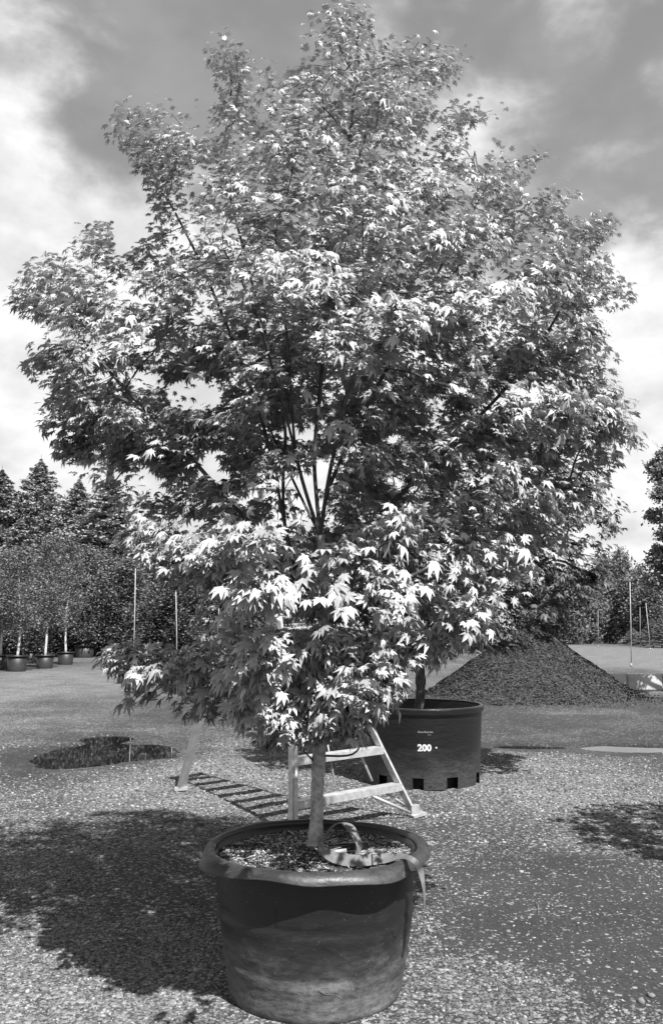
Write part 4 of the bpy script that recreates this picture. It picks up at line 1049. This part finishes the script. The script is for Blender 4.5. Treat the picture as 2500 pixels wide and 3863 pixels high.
# second line of nursery trees that closes the row behind the pots
ORD = ['first', 'second', 'third', 'fourth', 'fifth', 'sixth', 'seventh', 'eighth', 'ninth', 'tenth']
for k in range(10):
    a = -40 + k*105 + rnd.uniform(-15, 15); Y_ = 47 + rnd.uniform(-2, 3); w = P(a, 2100 + rnd.uniform(-30, 40), Y_)
    plant('nursery_tree', '%s dark leafy tree from the left in the hedge-like line behind the pots' % ORD[k], 'tree', SMALL[k % 3], (w[0], Y_, 0), rnd.uniform(0, 6), 1.75, w[2]/5.0, 'trees in the line behind the pots')
for k, (a, topy, Y_, wd, kd, lb) in enumerate(((10, 1775, 58, 1.15, 'c', 'tall conifer cut by the left edge behind the birches'), (157, 1735, 58, 1.20, 'c', 'tallest pointed conifer, second from the left behind the birches'),
        (300, 1812, 56, 1.05, 'c', 'pointed conifer third from the left behind the birches'), (425, 1800, 54, 1.1, 'd', 'drooping conifer next to the left edge of the maple crown'),
        (560, 1930, 55, 1.1, 'c', 'conifer half hidden behind the left part of the maple crown'), (760, 1990, 57, 1.2, 'd', 'drooping conifer behind the maple, left of its trunk'),
        (980, 2050, 60, 1.2, 'c', 'low conifer behind the ladder top'), (-130, 1800, 60, 1.2, 'c', 'conifer outside the left edge'), (80, 1960, 54, .9, 'd', 'lower drooping conifer in front of the two tall left conifers'))):
    w = P(a, topy, Y_); ms = CEDAR[0] if kd == 'd' else CONIF[k % 3]
    plant('conifer_tree', lb, 'tree', ms, (w[0], Y_, 0), rnd.uniform(0, 6), wd*1.75, w[2]/10.0, 'conifers behind the nursery row')

# right side: far line of trees beyond the field
FAR = [(2150, 2150, 'b'), (2215, 2170, 'b'), (2275, 2110, 'r'), (2335, 2090, 'r'), (2300, 2190, 'b'), (2370, 2190, 'b'), (2440, 2210, 'b'), (2500, 2200, 'b'), (2410, 2150, 'b'), (2560, 2140, 'b'), (2080, 2160, 'b'), (1990, 2190, 'b')]
FL = ['far tree half behind the mulch heap and maple', 'far tree just right of the maple crown edge', 'far rounded tree left of the tallest one beyond the field', 'tallest far rounded tree beyond the field', 'far bushy tree below the two tallest far trees', 'far bushy tree behind the tallest right stake',
      'far bushy tree right of the tallest right stake', 'far bushy tree at the right edge beyond the field', 'far tree right of the tallest far tree', 'far tree outside the right edge', 'far tree hidden behind the maple, nearest the heap', 'far tree hidden behind the lower right of the maple']
for k, ((a, topy, kd), lb) in enumerate(zip(FAR, FL)):
    Y_ = 84 + rnd.uniform(-4, 8) + (12 if kd == 'r' else 0); w = P(a, topy, Y_)
    if kd == 'c': plant('conifer_tree', lb, 'tree', CONIF[k % 3], (w[0], Y_, 0), rnd.uniform(0, 6), 1.5, w[2]/10.0, 'trees beyond the field')
    else: plant('broadleaf_tree', lb, 'tree', FARB[k % 2], (w[0], Y_, 0), rnd.uniform(0, 6), 1.0, w[2]/6.0, 'trees beyond the field')
# columnar evergreens at the far side of the field
for k, (a, topy, basey, lb) in enumerate(((2386, 2368, 2436, 'small dark potted evergreen beside the tallest right stake'), (2428, 2372, 2438, 'small dark evergreen between the two right stakes'), (2462, 2330, 2442, 'narrow dark evergreen right of the leaning stake'), (2495, 2330, 2444, 'narrow dark evergreen at the right edge of the field'))):
    g_ = G(a, basey); tz = P(a, topy, g_[1])[2]
    plant('evergreen_shrub', lb, 'shrub', CONIF[k % 3], (g_[0], g_[1], 0), k*1.3, .42, tz/10.0, 'small evergreens across the field')
# tree reaching in at the right edge
rg = np.random.default_rng(77); mb = MB(); Yt = 19.0; base = P(2760, 2700, Yt); bz = [(base[0], Yt, 0), (base[0] - .05, Yt, 1.6), (base[0] + .05, Yt, 3.2), (base[0], Yt, 5.6)]
mb.tube(spline(bz, 5), [.17 - .009*k for k in range(16)], 10); cents = []
for (a, b_, rr) in ((2530, 1720, .34), (2500, 1790, .30), (2470, 1760, .22), (2555, 1850, .45), (2500, 1860, .24), (2525, 1945, .30), (2470, 1945, .16), (2520, 2010, .26), (2640, 1700, .6), (2700, 1850, .7), (2650, 2000, .6), (2740, 1600, .7), (2480, 2120, .26), (2520, 2170, .36), (2475, 2190, .24), (2580, 2200, .45), (2490, 2080, .18), (2850, 1750, .8), (2800, 2050, .8)):
    c = P(a, b_, Yt + rg.uniform(-.6, .6)); mb.tube([(base[0], Yt, min(5.4, c[2] - .5)), tuple((np.array([base[0], Yt, c[2] - .3]) + c)/2), tuple(c)], [.05, .03, .008], 5, False)
    for q in range(int(150*rr) + 12): d = rg.normal(0, 1, 3); d /= np.linalg.norm(d); cents.append(c + d*rr*rg.random()**.5*np.array([1, 1, .7]))
V, F = leaf_cloud(np.array(cents), 13, .06, .085, rg)
plant('broadleaf_tree', 'dark broadleaf tree reaching in at the right edge of the picture', 'tree', (mb.mesh('trunk', M['dark_bark'], True), mesh_np('crown', V, F, M['small_leaf'])), (0, 0, 0), 0, 1, 1)

# ------------------------------------------------------------------ heap of bark mulch
hc = P(1995, 2600, 18.6); hx, hy = hc[0], 18.6; HR, HH = 2.30, 1.60
def heapz(x, y):
    a = np.arctan2(y - hy, x - hx); q = np.hypot(x - hx, (y - hy)*1.0)/(HR*(1 + .06*np.sin(3*a + 1) + .05*np.sin(5*a)))
    z = HH*(1 - q) ; z = np.where(q < .18, HH*(1 - .18*.5 - q*q/(2*.18)), z)
    return z + (fbm(x*1.3 + 3, y*1.3) - .5)*.34*(q < 1.05) + (fbm(x*3.2, y*3.2) - .5)*.12*(q < 1) + (fbm(x*9, y*9, 3) - .5)*.06*(q < 1.1)
nr, na = 60, 150; V = []; 
for k in range(nr + 1):
    q = k/nr*1.06
    for j in range(na):
        a = 2*math.pi*j/na; V.append((hx + HR*1.06*q*math.cos(a), hy + HR*1.06*q*math.sin(a)))
V = np.array(V); Zh = np.maximum(heapz(V[:, 0], V[:, 1]), -.05); V = np.column_stack([V, Zh])
ii = np.arange((nr+1)*na).reshape(nr+1, na); jj = np.roll(ii, -1, 1)
F = np.stack([ii[:-1], ii[1:], jj[1:], jj[:-1]], -1).reshape(-1, 4)
M['mulch'] = surf('mulch', 0.022, 0.06, 22, 0.95, 1.0, 30, 0.1, bdist=0.03)
heap = thing('mulch_heap', 'large dark heap of bark mulch at the right behind the pots', 'mulch')
link('heap_body', mesh_np('heap_body', V, F, M['mulch'], True), heap)
n = 42000; a = rng.uniform(0, 6.283, n); q = np.where(rng.random(n) < .9, HR*1.06*np.sqrt(rng.random(n)), HR*(1.0 + np.abs(rng.normal(0, .13, n)))); x = hx + q*np.cos(a); y = hy + q*np.sin(a); z = np.maximum(heapz(x, y), 0.0)
nv = np.stack([np.cos(a)*.5, np.sin(a)*.5, np.ones(n)], -1) + rng.normal(0, .45, (n, 3)); R = orient(nv, rng.normal(0, 1, (n, 3)))
T = np.array([(-.25, -.5, 0), (.25, -.5, .05), (.18, .5, 0), (-.2, .45, .06)]); s_ = rng.uniform(.022, .060, n)
Vc = np.einsum('nij,mj->nmi', R*s_[:, None, None], T) + np.stack([x, y, z + .01], -1)[:, None]
Fc = np.array([(0, 1, 2), (0, 2, 3)])[None] + (np.arange(n)*4)[:, None, None]
kind(link('bark_chips', mesh_np('bark_chips', Vc.reshape(-1, 3), Fc.reshape(-1, 3), M['mulch_chip']), heap), 'stuff')
w = P(2128, 2600, hy - 1.7)
mb = MB(); mb.ribbon(spline([(w[0] - .05, w[1], w[2] - .02), (w[0], w[1] - .02, w[2] + .05), (w[0] + .05, w[1], w[2] + .09)], 3), [(.10, .02, .02)]*7, .004)
o = mb.build('paper_scrap', M['white_paint']); tag(o, 'small pale scrap lying on the front of the mulch heap', 'scrap')

# ------------------------------------------------------------------ concrete, stakes
def block_run(name, label, px0, px1, pyb, pyt, nblk, dep, rzdy=0.0):
    a = G(px0, pyb); b_ = G(px1, pyb); Y_ = a[1]; hgt = P(px0, pyt, Y_)[2]
    t_ = thing(name, label, 'barrier'); L = (b_[0] - a[0])/nblk
    for k in range(nblk):
        bm = bmesh.new(); bmesh.ops.create_cube(bm, size=1)
        bmesh.ops.scale(bm, vec=(L - .012, dep, hgt), verts=bm.verts)
        for v_ in bm.verts:
            if v_.co.z > 0: v_.co.y *= .92
        bmesh.ops.bevel(bm, geom=list(bm.edges), offset=.025, segments=2, affect='EDGES')
        me_ = bpy.data.meshes.new('concrete_block'); bm.to_mesh(me_); bm.free(); me_.materials.append(M['concrete'])
        o_ = link('concrete_block', me_, t_); o_.location = (a[0] + L*(k + .5), Y_ + dep/2 + rzdy*k + rnd.uniform(-.01, .01), hgt/2 + rnd.uniform(-.006, .006)); o_.rotation_euler.z = rnd.uniform(-.01, .01)
    return t_
block_run('concrete_barrier', 'low pale concrete barrier seen behind the lower left maple branches', 468, 1110, 2570, 2512, 4, .5)
block_run('concrete_barrier', 'low pale concrete block wall at the right edge behind the mulch heap', 2230, 2640, 2606, 2545, 3, .6)
g_ = G(450, 2580); mb = MB(); mb.bar((g_[0], g_[1], -.05), (g_[0], g_[1], .62), .09, .09, (0, 1, 0)); mb.build('metal_post', M['steel_dark']); o = bpy.data.objects['metal_post']; tag(o, 'short dark post at the left end of the concrete barrier', 'post')
mb = MB(); mb.bar((g_[0] + .11, g_[1], -.05), (g_[0] + .11, g_[1], .60), .05, .05, (0, 1, 0)); o = mb.build('wooden_post', M['stake']); tag(o, 'short pale post beside the dark post at the barrier end', 'post')
def stake(px0, pyt, Y_, lb, pxb=None, r=.018):
    tp_ = P(px0, pyt, Y_); bx = tp_[0] if pxb is None else P(pxb, 2430, Y_)[0]; mb = MB()
    mb.tube([(bx, Y_, -.05), ((bx + tp_[0])/2 + .01, Y_, tp_[2]*.5), tuple(tp_)], [r*1.1, r, r*.85], 8); mb.tube([(bx, Y_, 0), (bx, Y_, .14)], r*1.9, 8)
    tag(mb.build('stake', M['stake'], None, True), lb, 'stake', 'white stakes in the yard')
stake(512, 2140, 30, 'tallest thin white stake at the left, mirrored in the puddle', 506); stake(664, 2228, 31, 'shorter thin white stake right of the tallest left stake', 670); stake(826, 2296, 32, 'thin white stake seen through the lower maple branches', 826)
stake(2374, 2195, 33, 'tall thin white stake standing in the field at the right', 2375); stake(2434, 2275, 60, 'slightly leaning white stake at the far side of the field', 2450, .025); stake(2412, 2290, 70, 'faint far white stake between the two field stakes', 2412, .018); stake(2254, 2300, 70, 'faint far white stake just right of the maple edge', 2254, .016)
# pale edging strip at the foot of the far trees
a = G(2050, 2421); b_ = G(2700, 2424); mb = MB(); mb.box(((a[0]+b_[0])/2, a[1] + 2, .18), (b_[0] - a[0], .6, .42)); tag(mb.build('edging_strip', M['concrete']), 'white strip along the foot of the far trees across the field', 'edging')

# ------------------------------------------------------------------ small things on the ground
def ground_at(px, py): g_ = G(px, py); return np.array([g_[0], g_[1], float(gz(np.array(g_[0]), np.array(g_[1])))])
def twig(px0, py0, px1, py1, lb, r=.0025):
    a, b_ = ground_at(px0, py0), ground_at(px1, py1); a[2] += .012; b_[2] += .012; mid = (a + b_)/2 + np.array([.01, .012, .006])
    mb = MB(); mb.tube(spline([a, mid, b_], 4), [r, r, r*.9, r*.9, r*.8, r*.7, r*.6, r*.6, r*.4], 5); tag(mb.build('twig', M['dry'], None, True), lb, 'twig')
twig(225, 3152, 385, 3164, 'longest thin twig lying in the tree shadow at the left')
twig(515, 3265, 570, 3278, 'short twig in the shadow left of the pot rim')
twig(1680, 3110, 1690, 3106, 'tiny twig beside the right of the front pot', .002)
twig(2020, 3420, 2030, 3465, 'thin curved stem on the dirt right of the pot', .002)
g_ = ground_at(265, 3328); TV, TF = LEAVES[4]
def dry_leaf(px, py, s_, rz, lb):
    g_ = ground_at(px, py); o_ = link('fallen_leaf', DRY, None); o_.location = g_ + np.array([0, 0, .018]); o_.rotation_euler = (rnd.uniform(-.3, .3), rnd.uniform(-.3, .3), rz); o_.scale = (s_, s_*.7, s_); tag(o_, lb, 'leaf')
DRY = mesh_np('fallen_leaf', TV, TF, M['dry'])
dry_leaf(265, 3328, .05, 1.2, 'pale dry leaf lying at the edge of the tree shadow left of the pot')
o = link('fallen_leaf', DRY); o.location = (POT[0] + .27, POT[1] + .05, SOIL + .035); o.scale = (.035, .035, .035); o.rotation_euler = (.5, .2, .4); tag(o, 'small pale leaf lying on the soil right of the trunk', 'leaf')
for k, (a, b_, r_, lb) in enumerate(((1915, 3525, .016, 'broken pale stone on the dirt right of the front pot'), (2415, 3790, .026, 'long pale stone near the lower right corner'), (2455, 3770, .018, 'squarish white stone above the long pale stone at lower right'), (100, 3030, .018, 'single white stone below the puddle'), (350, 3625, .02, 'flat pale stone left of the pot shadow'), (165, 3745, .018, 'white stone near the lower left corner'))):
    g_ = ground_at(a, b_); V, F = rocks(np.array([g_[0]]), np.array([g_[1]]), np.array([g_[2] + r_*.2]), np.array([r_]), rng)
    tag(link('stone', mesh_np('stone', V, F, M['stone'])), lb, 'stone')
